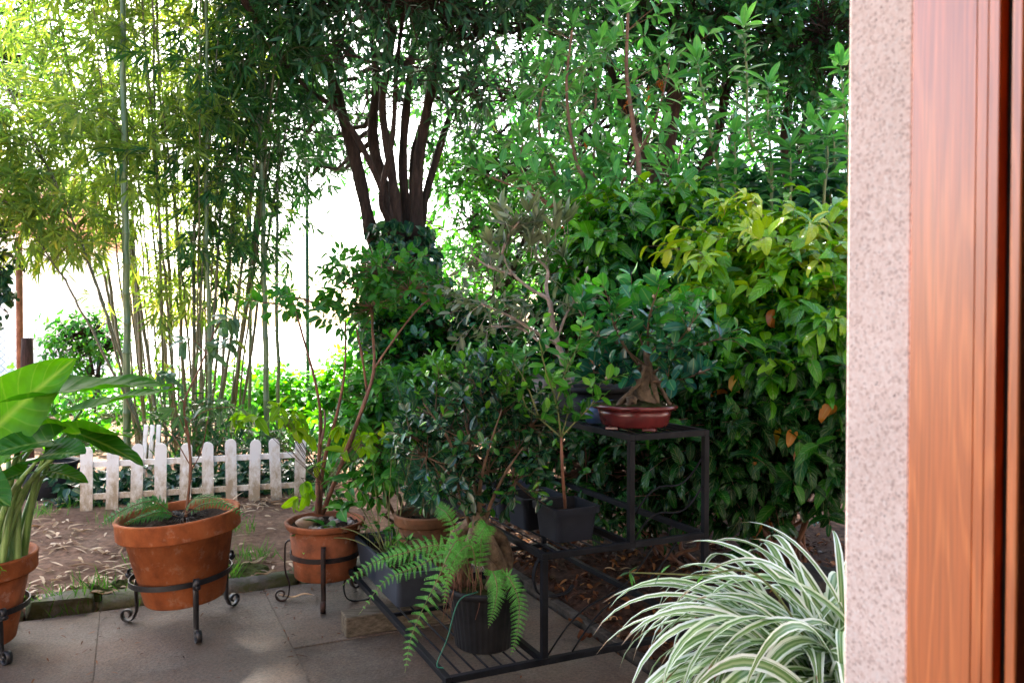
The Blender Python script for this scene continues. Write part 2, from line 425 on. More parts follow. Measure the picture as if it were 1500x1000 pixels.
def spider_mat():
    m, nt, b = new_mat('spider_leaf')
    tc = nd(nt, "UVMap"); sx = nd(nt, "SeparateXYZ"); nt.links.new(tc.outputs[0], sx.inputs[0])
    st = nd(nt, "TexNoise", noise_dimensions='2D'); st.inputs["Scale"].default_value = 1; st.inputs["Detail"].default_value = 3
    mp = nd(nt, "Mapping"); mp.inputs["Scale"].default_value = (14, .5, 1); nt.links.new(tc.outputs[0], mp.inputs[0]); nt.links.new(mp.outputs[0], st.inputs["Vector"])
    ad = nd(nt, "Math", operation='MULTIPLY_ADD'); nt.links.new(st.outputs["Fac"], ad.inputs[0]); ad.inputs[1].default_value = .22
    nt.links.new(sx.outputs[0], ad.inputs[2])
    sb = nd(nt, "Math", operation='SUBTRACT'); nt.links.new(ad.outputs[0], sb.inputs[0]); sb.inputs[1].default_value = .61
    ab = nd(nt, "Math", operation='ABSOLUTE'); nt.links.new(sb.outputs[0], ab.inputs[0])
    r = ramp(nt, ab.outputs[0], [(.05, (.3, .42, .2)), (.13, (.1, .22, .05)), (.26, (.15, .3, .08)), (.3, (.82, .88, .84))])
    at = nd(nt, "Attribute", attribute_name="lr")
    g2 = ramp(nt, at.outputs["Fac"], [(0, (.75, .85, .6)), (.5, (1, 1, 1)), (1, (1.0, 1.0, .92))])
    col = mix(nt, 1.0, r.outputs[0], g2.outputs[0], 'MULTIPLY')
    fr = nd(nt, "Math", operation='FRACT'); nt.links.new(sx.outputs[1], fr.inputs[0])
    fa = nd(nt, "Math", operation='MULTIPLY_ADD'); nt.links.new(at.outputs["Fac"], fa.inputs[0]); fa.inputs[1].default_value = .07; nt.links.new(fr.outputs[0], fa.inputs[2])
    tipm = ramp(nt, fa.outputs[0], [(.985, (0, 0, 0)), (1, (.9,) * 3)])
    col = mix(nt, tipm.outputs[0], col, (.3, .17, .08))
    nt.links.new(col, b.inputs["Base Color"]); b.inputs["Roughness"].default_value = .35
    tr = nd(nt, "BsdfTranslucent"); nt.links.new(col, tr.inputs[0])
    ms = nd(nt, "MixShader"); ms.inputs[0].default_value = .3
    nt.links.new(b.outputs[0], ms.inputs[1]); nt.links.new(tr.outputs[0], ms.inputs[2])
    nt.links.new(ms.outputs[0], nt.nodes["Material Output"].inputs["Surface"])
    return m
M['spider'] = spider_mat()

def culm_mat(name, c1, c2, c3):
    m, nt, b = new_mat(name)
    n = noise(nt, 5, 5, .6, mapped(nt, 6, 6, .7))
    r = ramp(nt, n, [(.3, c1), (.55, c2), (.75, c3)])
    nt.links.new(r.outputs[0], b.inputs["Base Color"])
    b.inputs["Roughness"].default_value = .4
    return m
M['culm'] = culm_mat('culm', (.03, .04, .015), (.085, .08, .03), (.17, .12, .055))
M['culm_green'] = culm_mat('culm_green', (.04, .08, .03), (.09, .14, .05), (.2, .22, .1))
M['bark'] = simple('bark', (.018, .012, .01), (.08, .048, .036), 7, .9, .2, 1.0, .03, (.35, .7), lambda nt: mapped(nt, 4, 4, .7))
M['bark_pale'] = simple('bark_pale', (.2, .15, .12), (.46, .37, .3), 16, .85, .2, .8, .01, (.35, .7), lambda nt: mapped(nt, 2, 2, .7))
M['bark_root'] = simple('bark_root', (.05, .034, .022), (.21, .15, .095), 30, .75, .3, .6, .008, (.35, .7))
M['stem'] = simple('stem', (.06, .04, .025), (.16, .1, .06), 12, .8, .2, .5, .005)
M['stem_red'] = simple('stem_red', (.11, .045, .03), (.24, .12, .07), 12, .7, .3, .3, .004)
M['stem_green'] = simple('stem_green', (.09, .12, .035), (.19, .19, .07), 12, .6, .3, .2, .004)
M['petiole'] = simple('petiole', (.08, .18, .04), (.2, .3, .09), 5, .4, .5, .1, .004, (.35, .65), lambda nt: mapped(nt, 10, 10, .6))

def terracotta(name, a, b2, dark, moss):
    m, nt, b = new_mat(name)
    n = noise(nt, 7, 8, .65)
    r = ramp(nt, n, [(.33, dark), (.5, a), (.68, b2)])
    streak = noise(nt, 5, 6, .7, mapped(nt, 2.2, 2.2, .9))
    s = ramp(nt, streak, [(.5, (0, 0, 0)), (.72, (.45,) * 3)])
    col = mix(nt, s.outputs[0], r.outputs[0], moss)
    lime = ramp(nt, noise(nt, 18, 8, .7), [(.56, (0, 0, 0)), (.72, (.42,) * 3)])
    col = mix(nt, lime.outputs[0], col, (.46, .34, .26))
    nt.links.new(col, b.inputs["Base Color"]); b.inputs["Roughness"].default_value = .82
    b.inputs["Specular IOR Level"].default_value = .25
    bump(nt, b, noise(nt, 60, 8, .7), .25, .004)
    return m
M['terracotta'] = terracotta('terracotta', (.3, .085, .025), (.36, .12, .045), (.17, .045, .015), (.1, .04, .018))
M['terracotta_old'] = terracotta('terracotta_old', (.22, .068, .026), (.3, .1, .042), (.09, .034, .016), (.05, .035, .017))
M['brown_pot'] = terracotta('brown_pot', (.12, .055, .026), (.18, .085, .042), (.05, .028, .015), (.035, .035, .014))
M['iron'] = simple('iron', (.007, .0075, .009), (.018, .017, .018), 30, .42, .4, .3, .002)
M['iron_rust'] = simple('iron_rust', (.012, .010, .010), (.06, .026, .016), 12, .6, .25, .4, .003, (.45, .75))
M['stand_metal'] = simple('stand_metal', (.004, .0045, .006), (.010, .011, .014), 14, .55, .14, .2, .002)
M['grey_plastic'] = simple('grey_plastic', (.008, .010, .015), (.016, .019, .027), 6, .6, .15, .1, .002)
M['black_plastic'] = simple('black_plastic', (.006, .0065, .0075), (.016, .016, .017), 8, .6, .15, .1, .002)
M['red_glaze'] = simple('red_glaze', (.06, .011, .013), (.13, .02, .02), 9, .22, .6, .08, .003)
M['blue_glaze'] = simple('blue_glaze', (.02, .05, .12), (.06, .11, .2), 9, .3, .6, .1, .003)
M['concrete'] = simple('concrete', (.09, .09, .095), (.18, .175, .18), 12, .9, .2, .5, .006)
M['pot_soil'] = simple('pot_soil', (.02, .013, .009), (.075, .048, .032), 40, .95, .1, 1.0, .02)
M['pot_moss'] = simple('pot_moss', (.025, .02, .01), (.08, .1, .03), 22, .95, .1, 1.0, .02, (.4, .65))
M['rough_wood'] = simple('rough_wood', (.06, .05, .035), (.17, .14, .1), 9, .9, .2, .6, .006, (.35, .7), lambda nt: mapped(nt, 1.2, 8, 8))
M['dark_wood'] = simple('dark_wood', (.03, .018, .014), (.09, .05, .04), 9, .9, .2, .6, .006, (.35, .7), lambda nt: mapped(nt, 8, 8, 1))
M['rust'] = simple('rust', (.2, .07, .03), (.4, .17, .09), 12, .8, .2, .3, .004)
M['pebble'] = simple('pebble', (.2, .14, .1), (.42, .33, .25), 14, .7, .3, .2, .004)
M['pebble_grey'] = simple('pebble_grey', (.14, .13, .13), (.34, .3, .29), 18, .7, .3, .2, .004)
M['twine'] = simple('twine', (.005, .08, .045), (.01, .13, .075), 40, .5, .4, .1, .002)
M['wire'] = simple('wire', (.02, .07, .05), (.04, .12, .08), 10, .6, .4, 0)
M['render_wall'] = simple('render_wall', (.72, .6, .54), (.8, .7, .64), 2, .9, .2, .2, .01)
M['roof_tile'] = simple('roof_tile', (.42, .15, .08), (.6, .27, .16), 3, .85, .2, .5, .03, (.35, .65), lambda nt: mapped(nt, 8, 1, 1))
M['glass_dark'] = simple('glass_dark', (.03, .04, .05), (.05, .06, .07), 2, .1, .6, 0)
M['gravel'] = simple('gravel', (.58, .55, .5), (.74, .71, .66), 6, .95, .1, .4, .02)
M['moss'] = simple('moss', (.05, .05, .015), (.13, .14, .035), 30, .95, .1, 1.0, .02)

def soil_mat():
    m, nt, b = new_mat('soil')
    n1 = noise(nt, 2.2, 8, .65); n2 = noise(nt, 22, 8, .7)
    r = ramp(nt, n1, [(.3, (.16, .082, .05)), (.55, (.3, .168, .105)), (.75, (.4, .26, .175))])
    r2 = ramp(nt, n2, [(.35, (.55, .55, .55)), (.65, (1.2, 1.2, 1.2))])
    col = mix(nt, 1.0, r.outputs[0], r2.outputs[0], 'MULTIPLY')
    mo = ramp(nt, noise(nt, 1.3, 6, .7), [(.56, (0, 0, 0)), (.68, (.6,) * 3)])
    col = mix(nt, mo.outputs[0], col, (.085, .09, .03))
    nt.links.new(col, b.inputs["Base Color"]); b.inputs["Roughness"].default_value = .95
    b.inputs["Specular IOR Level"].default_value = .15
    bump(nt, b, noise(nt, 45, 9, .75), .9, .03)
    return m
M['soil'] = soil_mat()
M['mulch'] = simple('mulch', (.03, .017, .012), (.12, .06, .04), 26, .95, .15, 1.0, .03)
def stone_mat():
    m, nt, b = new_mat('paving_stone')
    at = nd(nt, "Attribute", attribute_name="lr")
    r0 = ramp(nt, at.outputs["Fac"], [(0, (.092, .074, .059)), (1, (.135, .113, .093))])
    r = ramp(nt, noise(nt, 2.6, 8, .68, None, .6), [(.28, (.38, .34, .3)), (.5, (1, .97, .93)), (.74, (1.5, 1.45, 1.4))])
    col = mix(nt, 1.0, r0.outputs[0], r.outputs[0], 'MULTIPLY')
    di = ramp(nt, noise(nt, 1.1, 7, .75), [(.42, (0, 0, 0)), (.62, (.75,) * 3)])
    col = mix(nt, di.outputs[0], col, (.13, .075, .046))
    sp = ramp(nt, noise(nt, 90, 4, .7), [(.33, (.55,) * 3), (.62, (1.12,) * 3)])
    col = mix(nt, 1.0, col, sp.outputs[0], 'MULTIPLY')
    nt.links.new(col, b.inputs["Base Color"])
    rr = ramp(nt, noise(nt, 1.7, 5, .6), [(.3, (.55,) * 3), (.7, (.85,) * 3)]); nt.links.new(rr.outputs[0], b.inputs["Roughness"])
    b.inputs["Specular IOR Level"].default_value = .35
    bump(nt, b, noise(nt, 30, 10, .78), .8, .012)
    return m
M['paving'] = stone_mat()
def kerb_mat():
    m, nt, b = new_mat('kerb_stone')
    r = ramp(nt, noise(nt, 9, 8, .7), [(.3, (.1, .085, .065)), (.7, (.26, .22, .17))])
    mo = ramp(nt, noise(nt, 3.2, 8, .75), [(.42, (0, 0, 0)), (.56, (.9,) * 3)])
    col = mix(nt, mo.outputs[0], r.outputs[0], (.085, .095, .025))
    nt.links.new(col, b.inputs["Base Color"]); b.inputs["Roughness"].default_value = .95
    bump(nt, b, noise(nt, 30, 9, .75), .9, .02)
    return m
M['kerb'] = kerb_mat()
def picket_mat():
    m, nt, b = new_mat('white_paint')
    tc = nd(nt, "TexCoord"); sx = nd(nt, "SeparateXYZ"); nt.links.new(tc.outputs["Object"], sx.inputs[0])
    n = noise(nt, 1, 8, .75, mapped(nt, 16, 16, 9))
    a = nd(nt, "Math", operation='MULTIPLY_ADD'); nt.links.new(sx.outputs[2], a.inputs[0]); a.inputs[1].default_value = -.85; a.inputs[2].default_value = .25
    s = nd(nt, "Math", operation='ADD'); nt.links.new(a.outputs[0], s.inputs[0]); nt.links.new(n, s.inputs[1])
    r = ramp(nt, s.outputs[0], [(.45, (.78, .76, .72)), (.58, (.62, .55, .45)), (.72, (.36, .27, .17))])
    nt.links.new(r.outputs[0], b.inputs["Base Color"]); b.inputs["Roughness"].default_value = .5
    return m
M['picket'] = picket_mat()
def granite_mat():
    m, nt, b = new_mat('granite')
    v = nd(nt, "TexVoronoi"); v.inputs["Scale"].default_value = 330
    tc = nd(nt, "TexCoord"); nt.links.new(tc.outputs["Object"], v.inputs["Vector"])
    sx = nd(nt, "SeparateXYZ"); nt.links.new(v.outputs["Color"], sx.inputs[0])
    r = ramp(nt, sx.outputs[0], [(.0, (.8, .63, .57)), (.5, (.86, .73, .68)), (.74, (.74, .57, .51)), (.88, (.55, .4, .36)), (1, (.88, .78, .74))])
    r2 = ramp(nt, noise(nt, 170, 5, .6), [(.35, (.88, .84, .82)), (.55, (1, 1, 1))])
    col = mix(nt, 1.0, r.outputs[0], r2.outputs[0], 'MULTIPLY')
    r3 = ramp(nt, noise(nt, 6, 5, .6), [(.3, (.88, .86, .85)), (.7, (1.06, 1.06, 1.06))])
    col = mix(nt, 1.0, col, r3.outputs[0], 'MULTIPLY')
    dk = ramp(nt, noise(nt, 190, 2, .5), [(.70, (0, 0, 0)), (.76, (.85,) * 3)])
    col = mix(nt, dk.outputs[0], col, (.16, .1, .1))
    nt.links.new(col, b.inputs["Base Color"]); b.inputs["Roughness"].default_value = .75
    bump(nt, b, noise(nt, 180, 6, .7), .25, .002)
    return m
M['granite'] = granite_mat()
def wood_mat(name, c1, c2, c3):
    m, nt, b = new_mat(name)
    tc = nd(nt, "TexCoord"); mp = nd(nt, "Mapping"); mp.inputs["Scale"].default_value = (11, 11, .9)
    nt.links.new(tc.outputs["Object"], mp.inputs[0])
    n0 = nd(nt, "TexNoise"); n0.inputs["Scale"].default_value = 1.7; n0.inputs["Detail"].default_value = 2
    nt.links.new(mp.outputs[0], n0.inputs["Vector"])
    wv = nd(nt, "Math", operation='MULTIPLY'); nt.links.new(n0.outputs["Fac"], wv.inputs[0]); wv.inputs[1].default_value = 60
    sn = nd(nt, "Math", operation='SINE'); nt.links.new(wv.outputs[0], sn.inputs[0])
    r = ramp(nt, sn.outputs[0], [(.0, c1), (.5, c2), (1, c3)])
    mp2 = nd(nt, "Mapping"); mp2.inputs["Scale"].default_value = (380, 380, 9); nt.links.new(tc.outputs["Object"], mp2.inputs[0])
    fine = nd(nt, "TexNoise"); fine.inputs["Scale"].default_value = 1; fine.inputs["Detail"].default_value = 4
    nt.links.new(mp2.outputs[0], fine.inputs["Vector"])
    r2 = ramp(nt, fine.outputs["Fac"], [(.36, (.8,) * 3), (.6, (1.04,) * 3)])
    col = mix(nt, 1.0, r.outputs[0], r2.outputs[0], 'MULTIPLY')
    nt.links.new(col, b.inputs["Base Color"]); b.inputs["Roughness"].default_value = .36
    b.inputs["Specular IOR Level"].default_value = .5
    b.inputs["Coat Weight"].default_value = 1.0; b.inputs["Coat Roughness"].default_value = .28
    bump(nt, b, fine.outputs["Fac"], .12, .002)
    return m
M['door_wood'] = wood_mat('door_wood', (.56, .135, .028), (.62, .155, .034), (.68, .185, .044))
M['rubber'] = simple('rubber', (.01, .009, .009), (.018, .015, .014), 20, .6, .3, 0)

# ------------------------------------------------------------------ setting: ground, patio, kerbs
def hnoise(x, y):
    return (.5 * np.sin(x * 2.1 + 1.3 * np.sin(y * 1.7)) + .5 * np.sin(y * 2.7 + 1.1 * np.sin(x * 2.3)) +
            .35 * np.sin(x * 6.3 + y * 4.1) + .3 * np.sin(y * 8.1 - x * 5.2))
PU, PV = 1.76, 4.16       # patio limits along U and V
def soil_z(x, y):
    x, y = np.asarray(x, float), np.asarray(y, float)
    u, v = x * U[0] + y * U[1], x * V[0] + y * V[1]
    d = np.maximum(u - PU, v - PV)           # >0 outside the patio
    k = np.clip((d + .02) / .1, 0, 1)
    h = .035 + .013 * hnoise(x, y) + .02 * np.clip((d - .1) / 1.0, 0, 1)
    return -.09 * (1 - k) + h * k
def sz(x, y): return float(soil_z(x, y))
xs = np.concatenate([[-400, -120, -50, -25, -14, -9], np.arange(-6.5, 4.6, .06), [6, 9, 14, 25, 50, 120, 400]])
ys = np.concatenate([[-60, -20, -6, -2], np.arange(-.5, 8.6, .06), np.arange(9, 14, .5), [16, 20, 30, 60, 150, 600]])
gx, gy = np.meshgrid(xs, ys)
gz = soil_z(gx, gy) + .004 * rng(1).normal(size=gx.shape) * (np.abs(gx) < 7)
mb = MB(); nx_, ny_ = len(xs), len(ys)
i, j = np.meshgrid(np.arange(ny_ - 1), np.arange(nx_ - 1), indexing='ij'); a = i * nx_ + j
mb.add(np.stack([gx, gy, gz], -1).reshape(-1, 3), np.stack([a, a + 1, a + 1 + nx_, a + nx_], -1).reshape(-1, 4))
struct('ground', mb, M['soil'])

mb = MB()                                     # pale yard beyond the wire fence
mb.add([[-60, 11.2, .085], [8, 11.2, .085], [60, 420, .1], [-300, 420, .1]], np.array([[0, 1, 2, 3]]), False)
struct('gravel_yard', mb, M['gravel'])

mb = MB(); g = rng(5)                         # patio slabs
ax = np.array([U, V, ZZ])
ul = [-.131 + .716 * k for k in range(-5, 4)]; ul = [t for t in ul if t < PU - .15] + [PU - .02]
vl = [-.5, .48, 1.43, 2.38, 3.33, PV - .02]
for p in range(len(ul) - 1):
    for q in range(len(vl) - 1):
        d = .5 * ((p * 7 + q * 5) % 3 - 1) * .0
        u0, u1, v0, v1 = ul[p] + .0015 + .001 * g.random(), ul[p + 1] - .0015 - .001 * g.random(), vl[q] + .0015, vl[q + 1] - .0015 - .001 * g.random()
        n0 = mb.n
        mb.box(uv((u0 + u1) / 2, (v0 + v1) / 2, -.03 + g.normal() * .0015), (u1 - u0, v1 - v0, .06), ax, .002, smooth=False)
        mb.at[-1][:] = g.random()
mb.box(uv((ul[0] + ul[-1]) / 2, 1.8, -.0335), (ul[-1] - ul[0], 4.66, .06), ax, 0)
mb.at[-1][:] = .1
struct('patio', mb, M['paving'])

mb = MB()                                     # mossy kerb along the soil bed: irregular stones
u = -4.2
while u < PU + .05:
    L = .28 + .3 * g.random()
    hgt, wd = .04 + .022 * g.random(), .12 + .05 * g.random()
    bx = MB(); bx.box((0, 0, 0), (L - .012, wd, .14), None, .03, smooth=True)
    v = bx.v[0] + .012 * g.normal(size=bx.v[0].shape)
    mb.add(uv(u + L / 2, PV + .08 + g.normal() * .012, hgt - .07) + v @ ax, [f for f, _, _ in bx.f], True)
    u += L
struct('kerb', mb, M['kerb'])
mb = MB(); v0 = PV
while v0 > -.4:
    L = .8
    mb.box(uv(PU + .03 + .004 * math.sin(v0 * 9), v0 - L / 2, -.03 + .006 * math.sin(v0 * 5)), (.045, L - .003, .11), ax, .006)
    v0 -= L
struct('concrete_edging', mb, simple('old_concrete', (.03, .025, .02), (.1, .085, .072), 14, .95, .15, .8, .008))
# dark mulch bed right of the edging
mb = MB(); g = rng(8)
us, vs = np.arange(PU + .055, PU + 2.6, .05), np.arange(.2, 5.6, .05)
a, b = np.meshgrid(us, vs); P = U * a[..., None] + V * b[..., None]
P[..., 2] = soil_z(P[..., 0], P[..., 1]) + .012 + .010 * g.random(a.shape)
n1, n2 = a.shape[1], a.shape[0]
i, j = np.meshgrid(np.arange(n2 - 1), np.arange(n1 - 1), indexing='ij'); q = i * n1 + j
mb.add(P.reshape(-1, 3), np.stack([q, q + 1, q + 1 + n1, q + n1], -1).reshape(-1, 4))
struct('mulch_bed', mb, M['mulch'])

# ------------------------------------------------------------------ house at the right: granite jamb and wooden door frame
Pa = np.array([.4875 * .85, .85, 0])          # where granite meets wood on the reveal plane
def rv(t, inn, z): return Pa + V * t + U * inn + np.array([0, 0, z])   # t outwards, inn into the wall
AX = np.array([U, V, ZZ])
def rbox(mb, t0, t1, i0, i1, z0=-.2, z1=3.2, bev=.003, mi=0):
    mb.box(rv((t0 + t1) / 2, (i0 + i1) / 2, (z0 + z1) / 2), (i1 - i0, t1 - t0, z1 - z0), AX, bev, mi)
root = thing('house', 'near house wall with pale pink speckled granite door surround at right edge', 'house', rv(.04, .1, 0))
mb = MB(); rbox(mb, .0, .086, .0, .32, bev=.004); part('granite_jamb', mb, M['granite'], root)
mb = MB(); rbox(mb, -.14, .072, .322, 5.0, z1=2.8, bev=.004); rbox(mb, -.14, .072, -6.5, -1.5, z1=2.8, bev=.004); rbox(mb, -.14, .072, -1.4995, .3215, 2.35, 2.8, .004)
rbox(mb, -4.5, -4.3, -6.5, 5.0, z1=2.8); rbox(mb, -4.298, -.1425, -6.5, -6.3, z1=2.8); rbox(mb, -4.298, -.1425, 4.8, 5.0, z1=2.8); part('wall', mb, M['render_wall'], root)  # unseen left wall, lintel and room, added to keep sky light off the foreground
mb = MB(); rbox(mb, -4.6, .7, -6.6, 5.1, 2.803, 2.95); part('roof', mb, M['render_wall'], root)  # unseen roof, added with its overhang sized to shade the foreground
mb = MB(); rbox(mb, -4.297, -.143, -6.297, 4.797, -.1, .02); part('floor', mb, M['dark_wood'], root)
root = thing('door_frame', 'varnished orange brown wooden door frame beside the granite surround', 'door frame', rv(-.05, .05, 0))
mb = MB(); rbox(mb, -.0715, -.0005, -.003, .05, bev=.0008); part('frame_post', mb, M['door_wood'], root)
mb = MB(); rbox(mb, -.0830, -.0717, -.003, .05, bev=.001); part('bead', mb, M['door_wood'], root)
mb = MB(); rbox(mb, -.0940, -.0831, -.0028, .05, bev=.001); part('rebate', mb, M['door_wood'], root)
mb = MB(); rbox(mb, -.1050, -.0942, .008, .05, bev=.001); part('gasket', mb, M['rubber'], root)
mb = MB(); rbox(mb, -.1165, -.1053, -.003, .05, bev=.002); part('inner_strip', mb, M['door_wood'], root)
mb = MB(); rbox(mb, -.1300, -.1168, .012, .05, bev=.001); part('weather_seal', mb, M['rubber'], root)

# ------------------------------------------------------------------ pots and stands
def tilt(deg_x, deg_y):
    return np.array(Euler((R(deg_x), R(deg_y), 0)).to_matrix())
def terra_pot(name, label, c, r1, r0, h, band, mat, group=None, Mx=None, soil='pot_soil', sdrop=.05):
    root = thing(name, label, 'flower pot', c, group)
    mb = MB(); w = .016
    mb.lathe([(.001, 0), (r0 - .006, 0), (r0, .006), (r0 + (r1 - .02 - r0) * (h - band) / h, h - band), (r1 - .02 - w, h - band), (r0 - w, .02)], c, 64, Mx)
    part('body', mb, mat, root)
    mb = MB(); b0 = r1 - .018; t = band
    z0 = h - band
    mb.lathe([(b0 - .022, z0 - .0005), (b0 + .008, z0), (b0 + .014, z0 + .008), (r1 - .004, h - .012), (r1, h - .006), (r1 - .006, h), (r1 - w, h - .001),
              (r1 - w - .004, h - .01), (r1 - w - .02, z0 - .002)], c, 64, Mx)
    part('rim', mb, mat, root)
    mb = MB(); g = rng(int(abs(c[0]) * 1000))
    rr = r1 - w - .011
    pr = [(rr * k / 8, h - sdrop + .012 * math.cos(k * 1.7)) for k in range(9)]; pr[0] = (.001, pr[0][1])
    mb.lathe(pr, c, 40, Mx); mb.v[-1] += .004 * g.normal(size=mb.v[-1].shape)
    part('soil', mb, M[soil], root)
    return root
def spiral(c, r0, r1, a0, a1, n):
    t = np.linspace(0, 1, n); a = R(a0) + (R(a1) - R(a0)) * t; r = r0 + (r1 - r0) * t
    return np.stack([c[0] + r * np.cos(a), c[1] + r * np.sin(a)], 1)
def pot_stand(label, c, ring_r, ring_z, foot_r, angles, topcurl=True, Mx=None, mat='iron', bar=.022, tall=0.0):
    root = thing('pot_stand', label, 'plant stand', c)
    a = np.linspace(0, 2 * math.pi, 65)
    ring = np.stack([ring_r * np.cos(a), ring_r * np.sin(a), np.full(65, ring_z)], 1)
    if Mx is not None: ring = (ring - [0, 0, 0]) @ Mx.T
    mb = MB(); n = 65
    o = np.stack([np.cos(a), np.sin(a), 0 * a], 1)
    vv = np.concatenate([ring + o * .004 + ZZ * bar / 2, ring + o * .004 - ZZ * bar / 2, ring - o * .0005 - ZZ * bar / 2, ring - o * .0005 + ZZ * bar / 2])
    q = np.concatenate([np.stack([np.arange(n - 1) + n * k, np.arange(1, n) + n * k, np.arange(1, n) + n * ((k + 1) % 4), np.arange(n - 1) + n * ((k + 1) % 4)], 1) for k in range(4)])
    mb.add(vv + c, q, False); part('ring', mb, M[mat], root)
    for k, an in enumerate(angles):
        d = np.array([math.cos(R(an)), math.sin(R(an)), 0]); tg = np.array([-d[1], d[0], 0])
        zr = ring_z + (float((Mx @ (d * ring_r))[2]) if Mx is not None else 0)
        rr = ring_r + .008
        if topcurl:   # small curl above the ring, straight splayed leg, scroll foot turning outwards
            top = spiral((rr + .026, zr + .012), .012, .026, -60, 180 + 160, 22)[:, :]
            leg = [(rr + .001, zr - .012), (rr + .008, zr - .05), (foot_r - .055, .06), (foot_r - .045, .03)]
        else:
            top = np.array([[rr - .012, zr + tall + .006], [rr + .004, zr + tall + .004], [rr + .014, zr + tall - .008], [rr + .017, zr + tall - .03]])
            leg = [(rr + .018, zr - .02), (rr + .016, zr - .08), (foot_r - .05, .08), (foot_r - .046, .03)]
        foot = spiral((foot_r - .012, .033), .033, .012, 190, 190 + 400, 30)
        p2 = np.concatenate([top, poly(np.array(leg), 14), foot])
        pts = np.asarray(c) + d * p2[:, :1] + ZZ * p2[:, 1:2]
        mb = MB(); mb.ribbon(pts, tg, bar, .006, flat=False); part('leg', mb, M[mat], root)
    return root
TILT = tilt(1.0, -4.2)
cB = np.array([-1.42, 3.54, 0.0])
terra_pot('flower_pot', 'big orange terracotta pot tilted in a scrolled iron stand', cB + [0, 0, .115], .258, .165, .375, .085, M['terracotta'], Mx=TILT)
pot_stand('black wrought iron stand with scroll feet under the big orange pot', cB, .2075, .222, .275, (-58, 176, 60), Mx=TILT)
cS = np.array([-.885, 3.86, 0.0])
terra_pot('flower_pot', 'smaller weathered terracotta pot topped with pebbles', cS + [0, 0, .115], .188, .142, .262, .03, M['terracotta_old'], sdrop=.03)
pot_stand('tall legged rusty iron stand holding the pebble topped pot', cS, .1595, .222, .215, (-80, 190, 55), False, mat='iron_rust', tall=.06)
cT = np.array([-2.15, 3.24, 0.0])
terra_pot('flower_pot', 'terracotta pot at the left edge holding elephant ear leaves', cT + [0, 0, .035], .235, .15, .35, .075, M['terracotta'])
pot_stand('black iron stand under the left edge terracotta pot', cT, .198, .18, .27, (-32, 90, 210))

# --- tiered metal stand
P1 = np.array([-.208, 2.63, 0.0])
def st(s, v, z): return P1 + U * s + V * v + np.array([0, 0, z])
ZB, ZM, ZT, SL, D3 = .15, .51, .895, 1.32, .35
root = thing('plant_stand', 'three tier black metal stepped plant stand', 'plant stand', st(.5, .6, 0))
def bar(a, b, wd=.022, name='rail', hh=None):
    a, b = np.asarray(a, float), np.asarray(b, float); d = b - a; L = np.linalg.norm(d); d /= L
    up = ZZ if abs(d[2]) < .9 else U
    x = nrm(np.cross(d, up)); z = np.cross(x, d)
    mb = MB(); mb.box((a + b) / 2, (wd, L, hh or wd), np.array([x, d, z]), .002)
    return part(name, mb, M['stand_metal'], root)
for (s0, s1, z, nr) in ((0, D3, ZB, 7), (D3, 2 * D3, ZM, 7), (2 * D3, 3 * D3 - .02, ZT, 7)):
    bar(st(s0, -.011, z), st(s0, SL + .011, z)); bar(st(s1, -.011, z), st(s1, SL + .011, z))
    bar(st(s0 + .0112, 0, z), st(s1 - .0112, 0, z)); bar(st(s0 + .0112, SL, z), st(s1 - .0112, SL, z))
    bar(st(s0 + .0112, SL / 2, z - .004), st(s1 - .0112, SL / 2, z - .004), .014)
    mb = MB()
    for k in range(1, nr):
        s = s0 + (s1 - s0) * k / nr
        mb.tube([st(s, .01, z + .006), st(s, SL - .01, z + .006)], .0035, 6)
    part('shelf_grid', mb, M['stand_metal'], root)
SX = 3 * D3 - .02
for v in (0, SL):
    bar(st(D3 + .0005, v, ZB + .0115), st(D3 + .0005, v, ZM - .0115), .022, 'leg')
    bar(st(2 * D3, v, ZM + .0115), st(2 * D3, v, ZT - .0115), .022, 'leg')
    bar(st(SX, v, .0), st(SX, v, ZT - .0115), .022, 'leg')
    bar(st(2 * D3 + .0115, v, ZM), st(SX - .0115, v, ZM))
    bar(st(D3 + .0115, v, ZB), st(SX - .0115, v, ZB))
    for (sa, za, sb, zb) in ((D3 + .012, ZB + .014, 2 * D3 + .1, ZM - .012), (D3 + .11, ZB + .014, 2 * D3 + .2, ZM - .012), (2 * D3 + .012, ZM + .014, SX - .012, ZT - .2), (2 * D3 + .012, ZM + .1, SX - .012, ZT - .09)):
        pts = [st(sa + (sb - sa) * t, v, za + (zb - za) * t + .035 * math.sin(t * 2 * math.pi)) for t in np.linspace(0, 1, 12)]
        mb = MB(); mb.tube(pts, .0035, 6); part('brace', mb, M['stand_metal'], root)
bar(st(SX, .0115, ZB), st(SX, SL - .0115, ZB))
bar(st(SX, .0115, ZM), st(SX, SL - .0115, ZM))
for v in (.02, SL - .02):           # U shaped scroll feet at the front
    for (s0, z) in ((0, ZB), (D3, ZM)):
        c0 = st(s0, v, z)
        p2 = np.array([(0, -.011), (-.02, -.03), (-.03, -.08), (-.012, -.13), (.04, -.148), (.1, -.143), (.125, -.12)])
        p2 = poly(p2, 26); d = -V if False else U
        mb = MB(); mb.ribbon(c0 + d * p2[:, :1] + ZZ * p2[:, 1:2], V, .016, .006, flat=False); part('scroll_foot', mb, M['stand_metal'], root)

# --- weathered beam under the stand
mb = MB(); c = gp(507, 935); mb.box(c + U * .26 + V * .05 + ZZ * .044, (.52, .1, .085), AX, .006)
solo('wooden_beam', mb, M['rough_wood'], 'weathered grey timber block under the low shelf of the stand', 'timber', c)

